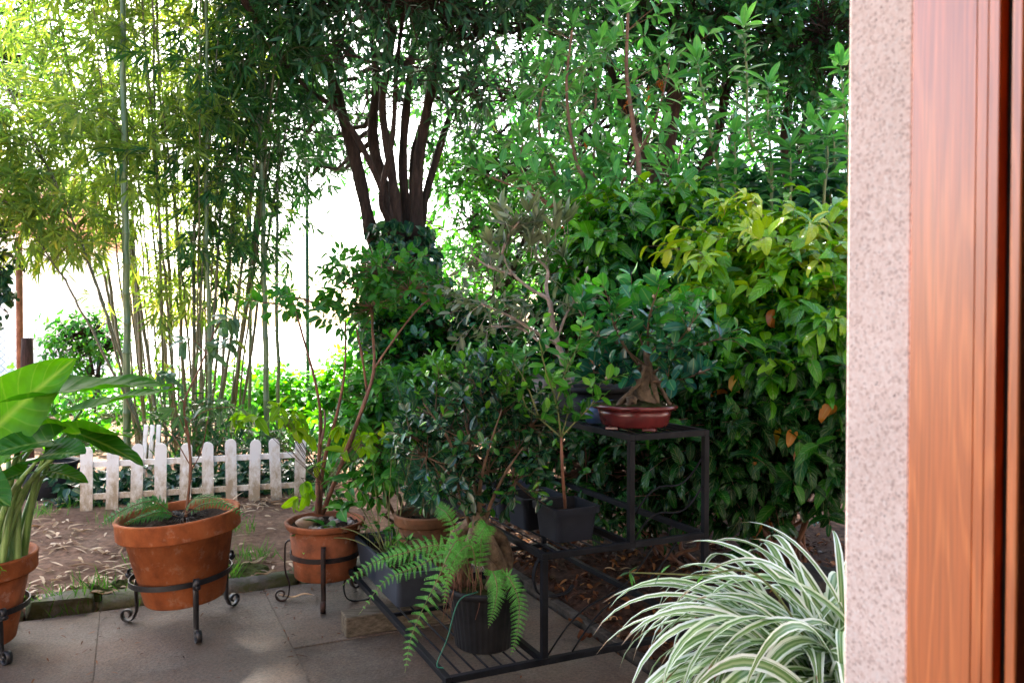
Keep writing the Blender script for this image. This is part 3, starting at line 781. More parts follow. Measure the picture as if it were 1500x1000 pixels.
# --- plastic trough, square planters, round pots on the stand
def planter(name, label, c, axes, lx, ly, h, mat, taper=.82, ribs=0, group=None, soil='pot_soil', div=0):
    """rectangular tapered planter, c = centre of the base"""
    root = thing(name, label, 'planter', c, group)
    ax = np.asarray(axes)
    def ring(z, x, y, r=.02, n=5):
        out = []
        for qx, qy, a0 in ((1, 1, 0), (-1, 1, 90), (-1, -1, 180), (1, -1, 270)):
            for a in np.linspace(a0, a0 + 90, n):
                out.append([qx * (x / 2 - r) + r * math.cos(R(a)), qy * (y / 2 - r) + r * math.sin(R(a)), z])
        return np.array(out)
    def loft(mb, rings):
        m = len(rings[0]); vv = np.concatenate(rings)
        i = np.arange(len(rings) - 1)[:, None] * m; j = np.arange(m)[None]; k = (j + 1) % m
        mb.add(vv @ ax + c, np.stack([i + j, i + k, i + m + k, i + m + j], -1).reshape(-1, 4), False)
    mb = MB(); tx, ty = lx * taper, ly * taper
    f = lambda z: taper + (1 - taper) * z / h
    loft(mb, [ring(.0, .02, .02, .009), ring(0, tx, ty), ring(h - .024, lx * f(h - .024), ly * f(h - .024)), ring(h - .02, lx * f(h - .02) - .012, ly * f(h - .02) - .012), ring(.02, tx - .012, ty - .012)])
    part('body', mb, mat, root)
    mb = MB(); loft(mb, [ring(h - .0235, lx - .004, ly - .004), ring(h - .0235, lx + .014, ly + .014), ring(h - .001, lx + .018, ly + .018), ring(h + .001, lx + .016, ly + .016), ring(h + .001, lx - .006, ly - .006), ring(h - .0235, lx - .01, ly - .01)])
    part('rim', mb, mat, root)
    if div:
        mb = MB()
        for k in range(1, div): mb.box(c + ax[0] * (-lx / 2 + lx * k / div) + ZZ * (h - .03), (.012, ly - .02, .05), ax, .002)
        part('divider', mb, mat, root)
    mb = MB(); g = rng(int(lx * 1e4) + 3); nx, ny = 14, 10
    X, Y = np.meshgrid(np.linspace(-.49, .49, nx) * (lx - .012), np.linspace(-.49, .49, ny) * (ly - .012))
    Z = h - .045 + .01 * g.random(X.shape)
    i, j = np.meshgrid(np.arange(ny - 1), np.arange(nx - 1), indexing='ij'); q = i * nx + j
    mb.add(np.stack([X, Y, Z], -1).reshape(-1, 3) * [.95, .95, 1] @ ax + c, np.stack([q, q + 1, q + 1 + nx, q + nx], -1).reshape(-1, 4))
    part('soil', mb, M[soil], root)
    return root
AXV = np.array([V, -U, ZZ])
planter('planter_trough', 'long blue grey plastic trough on the lowest shelf', st(.115, .98, ZB + .0115), AXV, .68, .17, .15, simple('trough_plastic', (.024, .03, .043), (.04, .048, .064), 6, .5, .3, .1, .002), .86, div=2)
pl = []
for k, (s, v, lab) in enumerate(((.525, .165, 'square dark grey planter nearest the stand corner'), (.5, .37, 'square dark grey planter second along the middle shelf'), (.485, .57, 'square dark grey planter third along the middle shelf'))):
    c = st(s, v, ZM + .0115); pl.append(c)
    planter('square_planter', lab, c, AXV, .18, .175, .122, M['grey_plastic'], .86, group='square planters on the middle shelf')
# ribbed black pot on the low shelf
cF = st(.215, .20, ZB + .0115)
root = thing('ribbed_pot', 'black ribbed round plastic pot on the lowest shelf', 'flower pot', cF)
mb = MB(); n = 144; a = np.linspace(0, 2 * math.pi, n, endpoint=False); rb = 1 - .012 * (np.arange(n) % 4 < 2)
prof = [(.02, 0, 0), (.098, 0, 0), (.105, .006, 1), (.124, .15, 1), (.132, .192, 1), (.132, .195, 0)]
vv = np.concatenate([np.stack([r * np.cos(a) * (rb if f else 1), r * np.sin(a) * (rb if f else 1), np.full(n, z)], 1) for r, z, f in prof])
i = np.arange(len(prof) - 1)[:, None] * n; j = np.arange(n)[None]; k = (j + 1) % n
mb.add(vv + cF, np.stack([i + j, i + k, i + n + k, i + n + j], -1).reshape(-1, 4), False); part('body', mb, M['black_plastic'], root)
mb = MB(); mb.lathe([(.125, .195), (.139, .195), (.141, .21), (.138, .217), (.129, .217), (.122, .17)], cF, 64); part('rim', mb, M['black_plastic'], root)
mb = MB(); mb.lathe([(.001, .205), (.06, .2), (.1, .195), (.128, .19)], cF, 32); mb.v[-1] += .004 * rng(2).normal(size=mb.v[-1].shape); part('soil', mb, M['pot_moss'], root)
# brown old pot behind the trough
cBr = st(.265, 1.0, ZB + .0115)
terra_pot('flower_pot', 'mossy brown round pot behind the grey trough', cBr, .14, .1, .3, .05, M['brown_pot'])
# red oval bonsai pot, black pot, blue pot and concrete trough on the top shelf
cR = st(.80, .13, ZT + .0115)
root = thing('bonsai_pot', 'dark red glazed oval bonsai tray on the top shelf', 'bonsai pot', cR)
RO = np.array([[U[0], V[0], 0], [U[1], V[1], 0], [0, 0, 1]])
ang = R(-22); RO = np.array([[math.cos(ang), -math.sin(ang), 0], [math.sin(ang), math.cos(ang), 0], [0, 0, 1]]) @ np.eye(3)
mb = MB(); mb.lathe([(.01, .012), (.118, .012), (.126, .02), (.136, .055), (.14, .074), (.134, .074), (.12, .03)], cR, 56, RO, scale=(1.0, .78)); part('body', mb, M['red_glaze'], root)
mb = MB(); mb.lathe([(.139, .0742), (.158, .078), (.163, .086), (.160, .093), (.146, .093), (.137, .08)], cR, 56, RO, scale=(1.0, .78)); part('rim', mb, M['red_glaze'], root)
for q in ((-1, -1), (1, -1), (1, 1), (-1, 1)):
    mb = MB(); mb.box(cR + RO @ np.array([q[0] * .07, q[1] * .055, .0061]), (.05, .03, .012), RO.T, .003); part('foot', mb, M['red_glaze'], root)
mb = MB(); mb.lathe([(.001, .105), (.05, .102), (.1, .094), (.141, .085)], cR, 40, RO, scale=(1.0, .78)); mb.v[-1] += .005 * rng(4).normal(size=mb.v[-1].shape); part('soil', mb, M['pot_moss'], root)
cK = st(.865, .52, ZT + .0115)
root = thing('training_pot', 'round black bonsai training pot behind the red tray', 'bonsai pot', cK)
mb = MB(); mb.lathe([(.01, .0), (.12, .0), (.125, .006), (.138, .11), (.128, .11), (.115, .02)], cK, 48); part('body', mb, M['black_plastic'], root)
mb = MB(); mb.lathe([(.132, .11), (.15, .112), (.153, .13), (.147, .134), (.136, .13), (.128, .1)], cK, 48); part('rim', mb, M['black_plastic'], root)
mb = MB(); mb.lathe([(.001, .125), (.06, .125), (.132, .112)], cK, 32); mb.v[-1] += .004 * rng(2).normal(size=mb.v[-1].shape); part('soil', mb, M['pot_soil'], root)
cBl = st(.775, .34, ZT + .0115)
root = thing('glazed_pot', 'small blue glazed pot beside the red tray', 'bonsai pot', cBl)
mb = MB(); mb.lathe([(.01, .0), (.048, .0), (.055, .006), (.068, .075), (.06, .075), (.05, .02)], cBl, 40); part('body', mb, M['blue_glaze'], root)
mb = MB(); mb.lathe([(.065, .075), (.076, .077), (.077, .086), (.07, .088), (.06, .07)], cBl, 40); part('rim', mb, M['blue_glaze'], root)
mb = MB(); mb.lathe([(.001, .078), (.03, .078), (.063, .074)], cBl, 24); part('soil', mb, M['pot_moss'], root)
planter('concrete_trough', 'grey rectangular concrete trough on the far part of top shelf', st(.86, .93, ZT + .0115), AXV, .4, .25, .15, M['concrete'], .92)

# ------------------------------------------------------------------ potted plants
def crooked(pts, r0, r1, n, mb, sides=8, knob=.12, seed=0):
    g = rng(seed); p = poly(pts, n); t = np.linspace(0, 1, n)
    mb.tube(p, (r0 + (r1 - r0) * t) * (1 + knob * g.normal(size=n)), sides); return p

# ginseng ficus: swollen roots, crown of dark glossy leaves
g = rng(21)
top = cF + [0, 0, .205]
root = thing('ficus_bonsai', 'dark glossy ficus with swollen bare roots in the ribbed black pot', 'bonsai', top)
mb = MB(); hub = px(705, 752, 2.92)
roots = [[(668, 862), (660, 815), (676, 778)], [(690, 868), (676, 838), (690, 800), (700, 765)], [(712, 866), (722, 842), (708, 800), (704, 770)],
         [(735, 858), (745, 822), (733, 788), (713, 772)], [(752, 862), (738, 838), (722, 806), (708, 775)]]
for k, rt in enumerate(roots):
    pts = [px(x, y, 2.92 + .04 * math.sin(k * 2.1 + i)) for i, (x, y) in enumerate(rt)] + [hub + [0, 0, -.005]]
    rr = np.array([.012, .022, .026, .022, .02])
    p = poly(pts, 16); t = np.linspace(0, 1, 16)
    mb = MB(); mb.tube(p, np.interp(t, np.linspace(0, 1, 5), rr) * (.85 + .3 * g.random()), 10); part('root', mb, M['bark_root'], root)
tips = []
stems = [[(700, 770), (690, 720), (672, 668), (640, 610)], [(704, 768), (703, 715), (715, 660), (735, 600)], [(698, 770), (680, 730), (655, 690), (618, 660)],
         [(708, 770), (722, 730), (742, 690), (766, 655)], [(702, 765), (694, 700), (688, 640), (682, 580)], [(690, 775), (672, 715), (660, 650), (620, 590)]]
for k, s in enumerate(stems):
    pts = [px(x, y, 2.92 + (i * .05) * (-1) ** k) for i, (x, y) in enumerate(s)]
    mb = MB(); p = crooked(pts, .009, .002, 14, mb, 7, .12, k); part('branch', mb, M['stem'], root)
ml, mt = MB(), MB()
cen = [(640, 612, .10), (735, 605, .10), (625, 668, .085), (757, 660, .085), (682, 590, .10), (690, 650, .12), (655, 640, .1), (715, 690, .09), (700, 560, .06), (740, 570, .05), (645, 705, .07), (755, 705, .07), (700, 725, .06), (605, 640, .06), (775, 625, .06)]
for k, (x, y, r_) in enumerate(cen):
    cc = px(x, y, 2.92 + .06 * math.sin(k * 2.3)); P, d = lump(cc, (r_ * 1.35, r_ * 1.1, r_ * 1.1), 18, g, .25)
    foliage(ml, mt, P, d + ZZ * .5, 7, .065, .05, .023, T_OBO, g, 'alt', .6, .9, .05, .6, .0016, base=np.repeat(cc[None], len(P), 0), young=.25)
P, d = lump(px(690, 580, 2.92), (.23, .15, .1), 40, g, .6, 1.0)
foliage(ml, mt, P, d * .3 + ZZ, 5, .07, .042, .018, T_OBO, g, 'alt', 1, .7, 0, .6, .0015, lr0=.85)
part('foliage', ml, M['ficus_leaf'], root); part('twig', mt, M['stem'], root)
mb = MB(); n = 70; P0 = np.array([px(655 + 50 * g.random(), 800 + 45 * g.random(), 2.86 + .04 * g.normal()) for _ in range(n)])
P2 = P0 + np.stack([.02 * g.normal(size=n) - .01, .01 * g.normal(size=n), -.06 - .12 * g.random(n)], 1)
mb.twigs(P0, (P0 + P2) / 2 + .012 * g.normal(size=(n, 3)), P2, np.full(n, .0016), np.full(n, .0008), seg=4); part('dry_root', mb, M['stem_red'], root)

# fig bonsai in the red tray
g = rng(33); top = cR + [0, 0, .1]
root = thing('fig_bonsai', 'gnarled bonsai with round leaves and tiny figs in the red tray', 'bonsai', top)
mb = MB()
crooked([cR + [.03, 0, .08], px(948, 590, 3.08), px(940, 566, 3.08), px(950, 540, 3.08), px(946, 515, 3.08)], .042, .01, 18, mb, 12, .22, 1)
crooked([cR + [-.03, -.03, .085], px(918, 598, 3.04), px(930, 580, 3.04)], .022, .014, 12, mb, 10, .25, 3)
for k, pp in enumerate(([(900, 600), (912, 585), (935, 560), (945, 535)], [(965, 605), (962, 585), (955, 555), (948, 530)], [(985, 600), (972, 575), (955, 545), (948, 520)],
                        [(885, 602), (905, 596), (928, 575), (940, 550)], [(930, 608), (925, 590), (930, 560), (940, 530)])):
    crooked([px(x, y, 3.05 + .02 * k) for x, y in pp], .008, .009, 14, mb, 8, .22, k + 5)
part('trunk', mb, M['bark_root'], root)
mb = MB(); mf = MB(); ml, mt = MB(), MB()
brs = [[(942, 560), (910, 552), (870, 545)], [(940, 560), (895, 525), (855, 465), (835, 430)], [(945, 550), (905, 490), (890, 435)], [(950, 520), (950, 470), (965, 420)],
       [(950, 520), (985, 480), (1010, 440)], [(952, 550), (1000, 515), (1055, 495)], [(950, 560), (1000, 555), (1040, 540)], [(948, 525), (930, 470), (925, 430)], [(945, 535), (900, 500), (870, 490)], [(952, 530), (985, 510), (1020, 465)]]
for k, b_ in enumerate(brs):
    dy = .11 * math.sin(k * 1.9)
    pts = [px(x, y, 3.08 + dy * i) for i, (x, y) in enumerate(b_)]
    mb = MB(); p = crooked(pts, .0055, .002, 12, mb, 6, .12, k) + 0; part('branch', mb, M['stem'], root)
    qk = g.random(18) < .62; P = np.repeat(p[3:], 2, 0)[qk]; n = len(P)
    d = nrm(np.repeat(np.gradient(p, axis=0)[3:], 2, 0)[qk]) * .5 + nrm(g.normal(size=(n, 3))) * .8 + ZZ * .55
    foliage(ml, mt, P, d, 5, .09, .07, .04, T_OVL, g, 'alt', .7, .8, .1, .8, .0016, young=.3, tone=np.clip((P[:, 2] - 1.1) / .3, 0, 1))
    for f in range(2):
        q = p[6 + 3 * f] + g.normal(size=3) * .012
        mf = MB(); mf.lathe([(.0005, -.007), (.005, -.005), (.0072, 0), (.005, .005), (.0005, .007)], q, 8); part('fig', mf, M['pebble'], root)
part('foliage', ml, M['bonsai_leaf'], root); part('twig', mt, M['stem_red'], root)

# silver leaved twisted shrub in the black training pot
g = rng(35); top = cK + [0, 0, .13]
root = thing('twisted_shrub', 'pale crooked branched shrub with olive grey leaves in black training pot', 'bonsai', top)
mb, ml, mt = MB(), MB(), MB(); Yk = cK[1]
brs = [[(838, 580), (822, 520), (808, 470), (805, 440), (780, 425), (750, 400), (735, 370)], [(806, 450), (800, 420), (802, 395), (785, 375), (790, 350)],
       [(818, 505), (790, 490), (750, 465), (705, 445)], [(750, 402), (715, 390), (690, 372)], [(825, 525), (790, 500), (760, 480), (720, 478)], [(735, 372), (745, 345), (760, 325)], [(815, 500), (830, 460), (850, 430)]]
for k, b_ in enumerate(brs):
    pts = [px(x, y, Yk + .05 * i * math.sin(k * 2.2)) for i, (x, y) in enumerate(b_)]
    mb = MB(); p = crooked(pts, (.017, .009, .009, .007, .008, .007, .006)[k], .004, 20, mb, 8, .1, k); part('branch', mb, M['bark_pale'], root)
    P = p[(8 if k else 16):]; n = len(P)
    d = nrm(g.normal(size=(n, 3))) + ZZ * .5
    foliage(ml, mt, P, d, 4, .1, .06, .019, T_LAN, g, 'alt', .7, .8, .1, .7, .0018)
for (x, y) in ((735, 340), (760, 330), (790, 345), (820, 350), (775, 360), (745, 365), (812, 375)):
    P = px(x, y, Yk)[None] + g.normal(size=(3, 3)) * .04
    foliage(ml, mt, P, ZZ + g.normal(size=(3, 3)) * .3, 8, .05, .1, .026, T_LAN, g, 'whorl', .9, .6, -.1, .5, .002, lr0=.4)
P, d = lump(px(715, 450, Yk + .1), (.16, .12, .2), 34, g, .2)
foliage(ml, mt, P, d, 4, .09, .055, .022, T_OVL, g, 'alt', .6, .8, .1, .7, .0016)
part('foliage', ml, M['olive_leaf'], root); part('twig', mt, M['bark_pale'], root)

# slim plants in the square planters
def slim(label, c, pts, Y, forks, seed, leafm, L, stemm='stem'):
    g = rng(seed); base = c + [0, 0, .08]
    root = thing('young_plant', label, 'plant', base)
    mb, ml, mt = MB(), MB(), MB()
    p = crooked([base] + [px(x, y, Y) for x, y in pts], .0065, .005, 14, mb, 7, .06, seed)
    for k, f in enumerate(forks):
        ms = MB(); q = crooked([px(x, y, Y + .05 * i * math.sin(k * 1.7 + seed)) for i, (x, y) in enumerate(f)], .0032, .0013, 14, ms, 6, .08, k); part('branch', ms, M['stem_green'], root)
        P = q[3::2]; n = len(P)
        foliage(ml, mt, P, nrm(np.gradient(q, axis=0)[3::2]) * .6 + g.normal(size=(n, 3)) * .4 + ZZ * .3, 6, .08, L, L * .5, T_OVL, g, 'alt', .6, .9, .1, .6, .0013, young=.3)
    part('stem', mb, M[stemm], root); part('foliage', ml, M[leafm], root); part('twig', mt, M['stem_green'], root)
slim('slim sapling with bare lower stem in planter at the stand corner', pl[0], [(824, 690), (822, 640)], 2.86,
     [[(822, 640), (790, 612), (768, 590), (766, 545), (775, 505)], [(822, 640), (815, 590), (800, 545), (790, 500)], [(822, 640), (845, 615), (868, 590), (880, 560)], [(822, 640), (832, 600), (828, 560), (840, 520)], [(790, 612), (770, 560), (745, 520)], [(815, 590), (830, 540), (850, 500)]], 3, 'fresh_leaf', .055, 'stem_red')
slim('bushy green seedling in the second square planter', pl[1], [(788, 700), (786, 650)], 3.03, [[(786, 650), (770, 610), (755, 570)], [(786, 650), (800, 600), (810, 560)], [(786, 660), (760, 630), (745, 600)]], 4, 'camellia_leaf', .05)
slim('bushy green seedling in the third square planter', pl[2], [(752, 690), (750, 650)], 3.2, [[(750, 650), (735, 610), (725, 570)], [(750, 650), (765, 600), (772, 560)], [(750, 660), (780, 630), (795, 600)]], 5, 'fresh_leaf', .05)

# potted tree peony like shrub in the pebble pot: three brown stems
g = rng(41); base = cS + [0, 0, .345]
root = thing('potted_shrub', 'tall brown three stemmed shrub with bare lower stems in pebble topped pot', 'shrub', base)
mb, ml, mt = MB(), MB(), MB(); Yp = 3.86
sts = [[(464, 752), (466, 690), (470, 620), (462, 560), (440, 480), (432, 450)], [(468, 752), (474, 680), (495, 600), (505, 540), (506, 470)], [(472, 752), (500, 680), (530, 600), (548, 540), (545, 470), (552, 420)],
       [(538, 575), (530, 520), (522, 480)], [(548, 540), (575, 500), (610, 455), (640, 430)], [(470, 650), (476, 620), (475, 600)]]
for k, s in enumerate(sts):
    p = crooked([px(x, y, Yp + .06 * math.sin(i * 1.3 + k)) for i, (x, y) in enumerate(s)], (.011, .011, .013, .007, .005, .006)[k], .004, 18, mb, 8, .12, k); part('stem', mb, M['stem_red'], root); mb = MB()
for (x, y, rx, rz, n) in ((560, 395, .2, .08, 46), (520, 420, .12, .08, 26), (600, 425, .16, .07, 30), (545, 450, .12, .07, 20), (450, 440, .12, .07, 14), (410, 445, .1, .05, 10), (500, 465, .1, .06, 12)):
    cc = px(x, y, Yp); P, d = lump(cc, (rx, .18, rz), n, g, .3)
    foliage(ml, mt, P, d * [1, 1, .4] + ZZ * .25, 6, .1, .06, .028, T_OVA, g, 'alt', .7, .9, .15, .45, .0016, base=np.repeat(cc[None], len(P), 0))
part('foliage', ml, M['light_leaf'], root); part('twig', mt, M['stem_red'], root)
ml, mt = MB(), MB()
for (x, y, rx, rz, n) in ((400, 605, .1, .04, 7), (440, 695, .05, .06, 4), (525, 640, .08, .06, 8), (385, 622, .06, .04, 4), (420, 640, .06, .05, 4)):
    cc = px(x, y, Yp - .1); P, d = lump(cc, (rx, .1, rz), n, g, .3)
    foliage(ml, mt, P, d * [1, 1, .3] + [0, -.3, .1], 4, .06, .08, .038, T_DRP, g, 'whorl', .6, .9, .35, .5, .0018, base=np.repeat((base + [0, 0, .2])[None], len(P), 0), rb=.0012)
part('young_foliage', ml, M['yellow_leaf'], root, 'bright yellow green young leaves low on the shrub'); part('young_twig', mt, M['stem'], root)

# pebbles on that pot
g = rng(44)
def pebble(c, r, mat, label, group=None, name='pebble', sq=(1, .8, .6)):
    bm = bmesh.new(); bmesh.ops.create_icosphere(bm, subdivisions=3, radius=1)
    v = np.array([t.co[:] for t in bm.verts]); f = np.array([[q.index for q in t.verts] for t in bm.faces]); bm.free()
    a = g.random() * 6.28; k = g.normal(size=3) * 1.6
    v = v * (1 + .09 * np.sin(v @ k * 2)[:, None]) * np.asarray(sq) * r
    v = v @ np.array([[math.cos(a), math.sin(a), 0], [-math.sin(a), math.cos(a), 0], [0, 0, 1]])
    mb = MB(); mb.add(v + c, f); return solo(name, mb, mat, label, 'stone', c, group)
pebble(cS + [-.075, -.035, .372], .058, M['pebble'], 'large tan stone at left on top of the pebble topped pot', name='stone', sq=(1, .62, .5))
for k in range(22):
    a = g.random() * 6.28; r_ = .05 + .095 * math.sqrt(g.random())
    pebble(cS + [r_ * math.cos(a) + .02, r_ * math.sin(a) * .9 - .02, .352 + .008 * g.random()], .014 + .012 * g.random(), M['pebble_grey'] if k % 3 else M['pebble'],
           'small rounded pebble among others on the weathered pot', 'pebbles on the weathered pot')

# sapling behind the tilted pot
g = rng(46); base = cB + [0, 0, .435]
root = thing('thin_sapling', 'thin bare stemmed sapling with drooping grey green leaves in the big pot', 'sapling', base)
mb, ml, mt = MB(), MB(), MB()
s0 = crooked([base, px(279, 690, 3.54), px(276, 640, 3.56), px(270, 590, 3.56), px(292, 540, 3.58), px(312, 490, 3.6)], .0075, .003, 22, mb, 7, .08, 2)
br = [[(276, 640), (262, 610), (245, 560)], [(270, 590), (240, 555), (215, 540)], [(292, 540), (300, 515), (280, 495)], [(312, 490), (325, 470), (345, 465)], [(273, 620), (305, 600), (345, 595)], [(300, 520), (325, 500), (350, 500)], [(279, 690), (295, 660), (305, 610)], [(278, 680), (255, 640), (240, 620)]]
for k, b_ in enumerate(br):
    p = crooked([px(x, y, 3.56 + .07 * i * math.sin(k * 2)) for i, (x, y) in enumerate(b_)], .003, .0015, 10, mb, 5, .05, k)
    if k < 6:
        P = p[4:]; n = len(P)
        foliage(ml, mt, P, g.normal(size=(n, 3)) * [.8, .8, .2], 3, .04, .085, .026, T_DRP, g, 'fan', .7, .8, .25, .5, .0014)
part('stem', mb, M['stem_red'], root); part('foliage', ml, M['grey_leaf'], root); part('twig', mt, M['stem'], root)

# ferns
def frond(ml, ms, p, wmax, g, side=None, npn=25, young=0.0):
    """p: curve points of the rachis"""
    p = poly(p, 40); t = np.linspace(0, 1, 40); tan = nrm(np.gradient(p, axis=0))
    ms.tube(p, .0028 * (1 - .75 * t), 5)
    up = nrm(ZZ + (np.array([0, -.6, 0]))) if side is None else nrm(side)
    for k in range(npn):
        f = .1 + .9 * (k + .5) / npn; q = f * 39; i = min(int(q), 38); fr = q - i
        c = p[i] * (1 - fr) + p[i + 1] * fr; d = tan[i]
        x = nrm(np.cross(d, up)); nn = np.cross(x, d)
        Lp = wmax * (math.sin(math.pi * min(1, .12 + f * .9) ** .8) ** .8 + .02) * (.9 + .2 * g.random())
        for sgn in (-1, 1):
            pd = nrm(x * sgn + d * .35 - nn * .1 + g.normal(size=3) * .06)
            m = 9
            s = (np.arange(m) + .5) / m
            lp = c + pd * (s * Lp)[:, None] - ZZ * (s ** 2 * Lp * .15)[:, None]
            ll = Lp * .19 * (1 - .8 * s) + .0015
            px_ = nrm(np.cross(pd, nn))
            lr = np.clip(.3 + .5 * g.random(m) + young, 0, 1)
            for s2 in (-1, 1):
                ml.leaves(lp, nrm(px_ * s2 + pd * .5)[None].repeat(m, 0), nn[None].repeat(m, 0) + g.normal(size=(m, 3)) * .15, ll, ll * .5, T_TINY, lr)
            ml.leaves(c[None] , pd[None], nn[None], np.array([Lp]), np.array([Lp * .06]), T_TINY, lr[:1])
g = rng(51); base = cF + [-.03, -.05, .21]
root = thing('fern', 'pale green arching fern hanging over the ribbed black pot', 'fern', base)
ml, ms = MB(), MB()
for (pts, Y0, Y1, wd, sd) in (([(690, 852), (672, 790), (640, 850), (605, 925), (593, 985)], 2.85, 2.6, .05, (-.2, -1, .35)), ([(690, 850), (650, 800), (590, 810), (545, 825), (500, 858)], 2.85, 2.75, .048, (0, -.75, .7)),
                              ([(690, 850), (660, 810), (610, 830), (565, 850), (525, 900)], 2.85, 2.7, .036, (0, -.75, .7)), ([(735, 850), (745, 845), (760, 880), (758, 925), (748, 960)], 2.8, 2.72, .036, (.1, -1, .2)),
                              ([(720, 850), (722, 838), (728, 860), (724, 890), (715, 920)], 2.8, 2.72, .036, (.1, -1, .2)), ([(700, 850), (690, 800), (668, 815), (655, 850), (650, 890)], 2.82, 2.72, .036, (0, -1, .3)),
                              ([(690, 840), (660, 760), (640, 740), (610, 700)], 2.9, 3.0, .036, (0, -1, .3)), ([(700, 850), (705, 790), (712, 770), (690, 800)], 2.84, 2.78, .04, (0, -1, .3))):
    n = len(pts)
    frond(ml, ms, [px(x, y, Y0 + (Y1 - Y0) * i / (n - 1)) for i, (x, y) in enumerate(pts)], wd, g, sd)
part('frond', ml, M['fern_leaf'], root); part('rachis', ms, M['stem_green'], root)
g = rng(52); base = cB + [0, -.02, .435]
root = thing('fern', 'low dark green fern drooping over the rim of the big pot', 'fern', base)
ml, ms = MB(), MB()
for (pts, wd) in (([(255, 752), (222, 734), (178, 748), (138, 776)], .05), ([(260, 756), (235, 750), (205, 758), (178, 768)], .034), ([(268, 750), (285, 730), (315, 730), (345, 748)], .036), ([(270, 754), (300, 738), (335, 740), (368, 762)], .026)):
    n = len(pts); frond(ml, ms, [px(x, y, 3.5 - .03 * i) for i, (x, y) in enumerate(pts)], wd * 1.3, g, (0, -.42, .9), 20)
part('frond', ml, M['fern_dark'], root); part('rachis', ms, M['stem'], root)
mb = MB()                                         # dead brown thatch around the stems
n = 130; a = g.random(n) * 6.28; r_ = .1 * np.sqrt(g.random(n)) + .02
P0 = cB + np.stack([.02 * np.cos(a), .02 * np.sin(a), np.full(n, .455)], 1); P2 = cB + np.stack([r_ * np.cos(a), r_ * np.sin(a), .445 + .03 * g.random(n)], 1)
mb.twigs(P0, (P0 + P2) / 2 + ZZ * .03, P2, np.full(n, .0022), np.full(n, .001)); part('dead_frond', mb, M['iron_rust'], root)

# pine-like tufts in the brown pot, hydrangea-like leaves and seedlings in the trough
g = rng(55); base = cBr + [0, 0, .25]
root = thing('young_pine', 'fine needled young pine in the mossy brown pot', 'pine tree', base)
mb, ml = MB(), MB()
for k in range(9):
    e = px(575 + 15 * k + 8 * g.normal(), 640 + 25 * g.normal(), 3.72 + .06 * g.normal())
    p = crooked([base, (base + e) / 2 + g.normal(size=3) * .03, e], .0035, .0015, 12, mb, 5, .05, k)
    P = np.repeat(p[3:], 40, 0); n = len(P)
    ml.leaves(P, nrm(g.normal(size=(n, 3)) + ZZ * .9), g.normal(size=(n, 3)), .07 + .04 * g.random(n), .0026, T_TINY, g.random(n))
part('trunk', mb, M['stem'], root); part('needles', ml, M['pine_needle'], root)
g = rng(56); base = st(.115, 1.05, ZB + .12)
root = thing('broadleaf_seedling', 'leafy seedlings with serrated green leaves sprouting from the trough', 'plant', base)
mb, ml = MB(), MB()
for k, (x, y, L) in enumerate(((500, 745, .11), (475, 770, .12), (455, 790, .1), (520, 735, .1), (560, 700, .09), (545, 680, .08), (515, 700, .1), (585, 690, .09), (490, 700, .08), (600, 770, .06), (640, 800, .05), (610, 640, .09), (575, 640, .09))):
    e = px(x, y, 3.68 + .1 * math.sin(k)); b0 = st(.115, .8 + .4 * g.random(), ZB + .11)
    p = poly([b0, (b0 + e) / 2 + [0, 0, .05], e], 10); mb.tube(p, np.linspace(.003, .0015, 10), 5)
    n = 3
    ml.leaves(np.repeat(e[None], n, 0), nrm(np.array([[-.9, -.2, -.15], [.5, -.6, .1], [-.3, -.6, -.4]]) + g.normal(size=(n, 3)) * .3), np.repeat(ZZ[None], n, 0) + g.normal(size=(n, 3)) * .3, L * np.array([1, .7, .8]), L * .55, T_OVA, g.random(n))
for k in range(26):
    b0 = st(.06 + .12 * g.random(), .66 + .62 * g.random(), ZB + .11); e = b0 + [g.normal() * .03, g.normal() * .03, .05 + .12 * g.random()]
    mb.tube([b0, (b0 + e) / 2, e], .0012, 4)
    n = 5; ml.leaves(np.repeat(e[None], n, 0), nrm(g.normal(size=(n, 3)) + ZZ * .3), np.repeat(ZZ[None], n, 0), .035, .017, T_OVA, g.random(n))
part('stem', mb, M['stem_green'], root); part('foliage', ml, M['fresh_leaf'], root)

# elephant ear
def blade(ml, base, tip, nrmv, width, g, lobe=.22, cup=.12, sag=.12, wave=.02, lr=.5):
    base, tip, nv = np.asarray(base), np.asarray(tip), nrm(nrmv)
    y = tip - base; L = np.linalg.norm(y); y /= L; x = nrm(np.cross(y, nv)); z = np.cross(x, y)
    n, m = 26, 13; vs, us = [], []
    ph = g.random() * 6
    for i in range(n):
        t = i / (n - 1)
        wd = width * .5 * (math.sin(math.pi * (.16 + .84 * t) ** .8) ** .75)
        for j in range(m):
            s = (j / (m - 1)) * 2 - 1
            back = lobe * L * (abs(s) ** 1.5) * (1 - t) ** 1.5     # side lobes reach behind the stalk
            zz = cup * wd * 2 * (s * s) - sag * L * (t ** 2) + wave * L * math.sin(t * 14 + ph + s) * abs(s) ** 2 + .012 * L * abs(math.sin((t - .55 * abs(s) * .5) * 25)) * abs(s)
            vs.append(base + y * (t * L - back) + x * s * wd + z * zz); us.append([.5 + .5 * s, t])
    i, j = np.meshgrid(np.arange(n - 1), np.arange(m - 1), indexing='ij'); q = i * m + j
    ml.add(np.array(vs), np.stack([q, q + 1, q + 1 + m, q + m], -1).reshape(-1, 4), True, np.full(n * m, lr), np.array(us))
g = rng(61); base = cT + [.14, -.03, .325]
root = thing('elephant_ear', 'elephant ear plant with huge arrow shaped leaves at the left', 'plant', base)
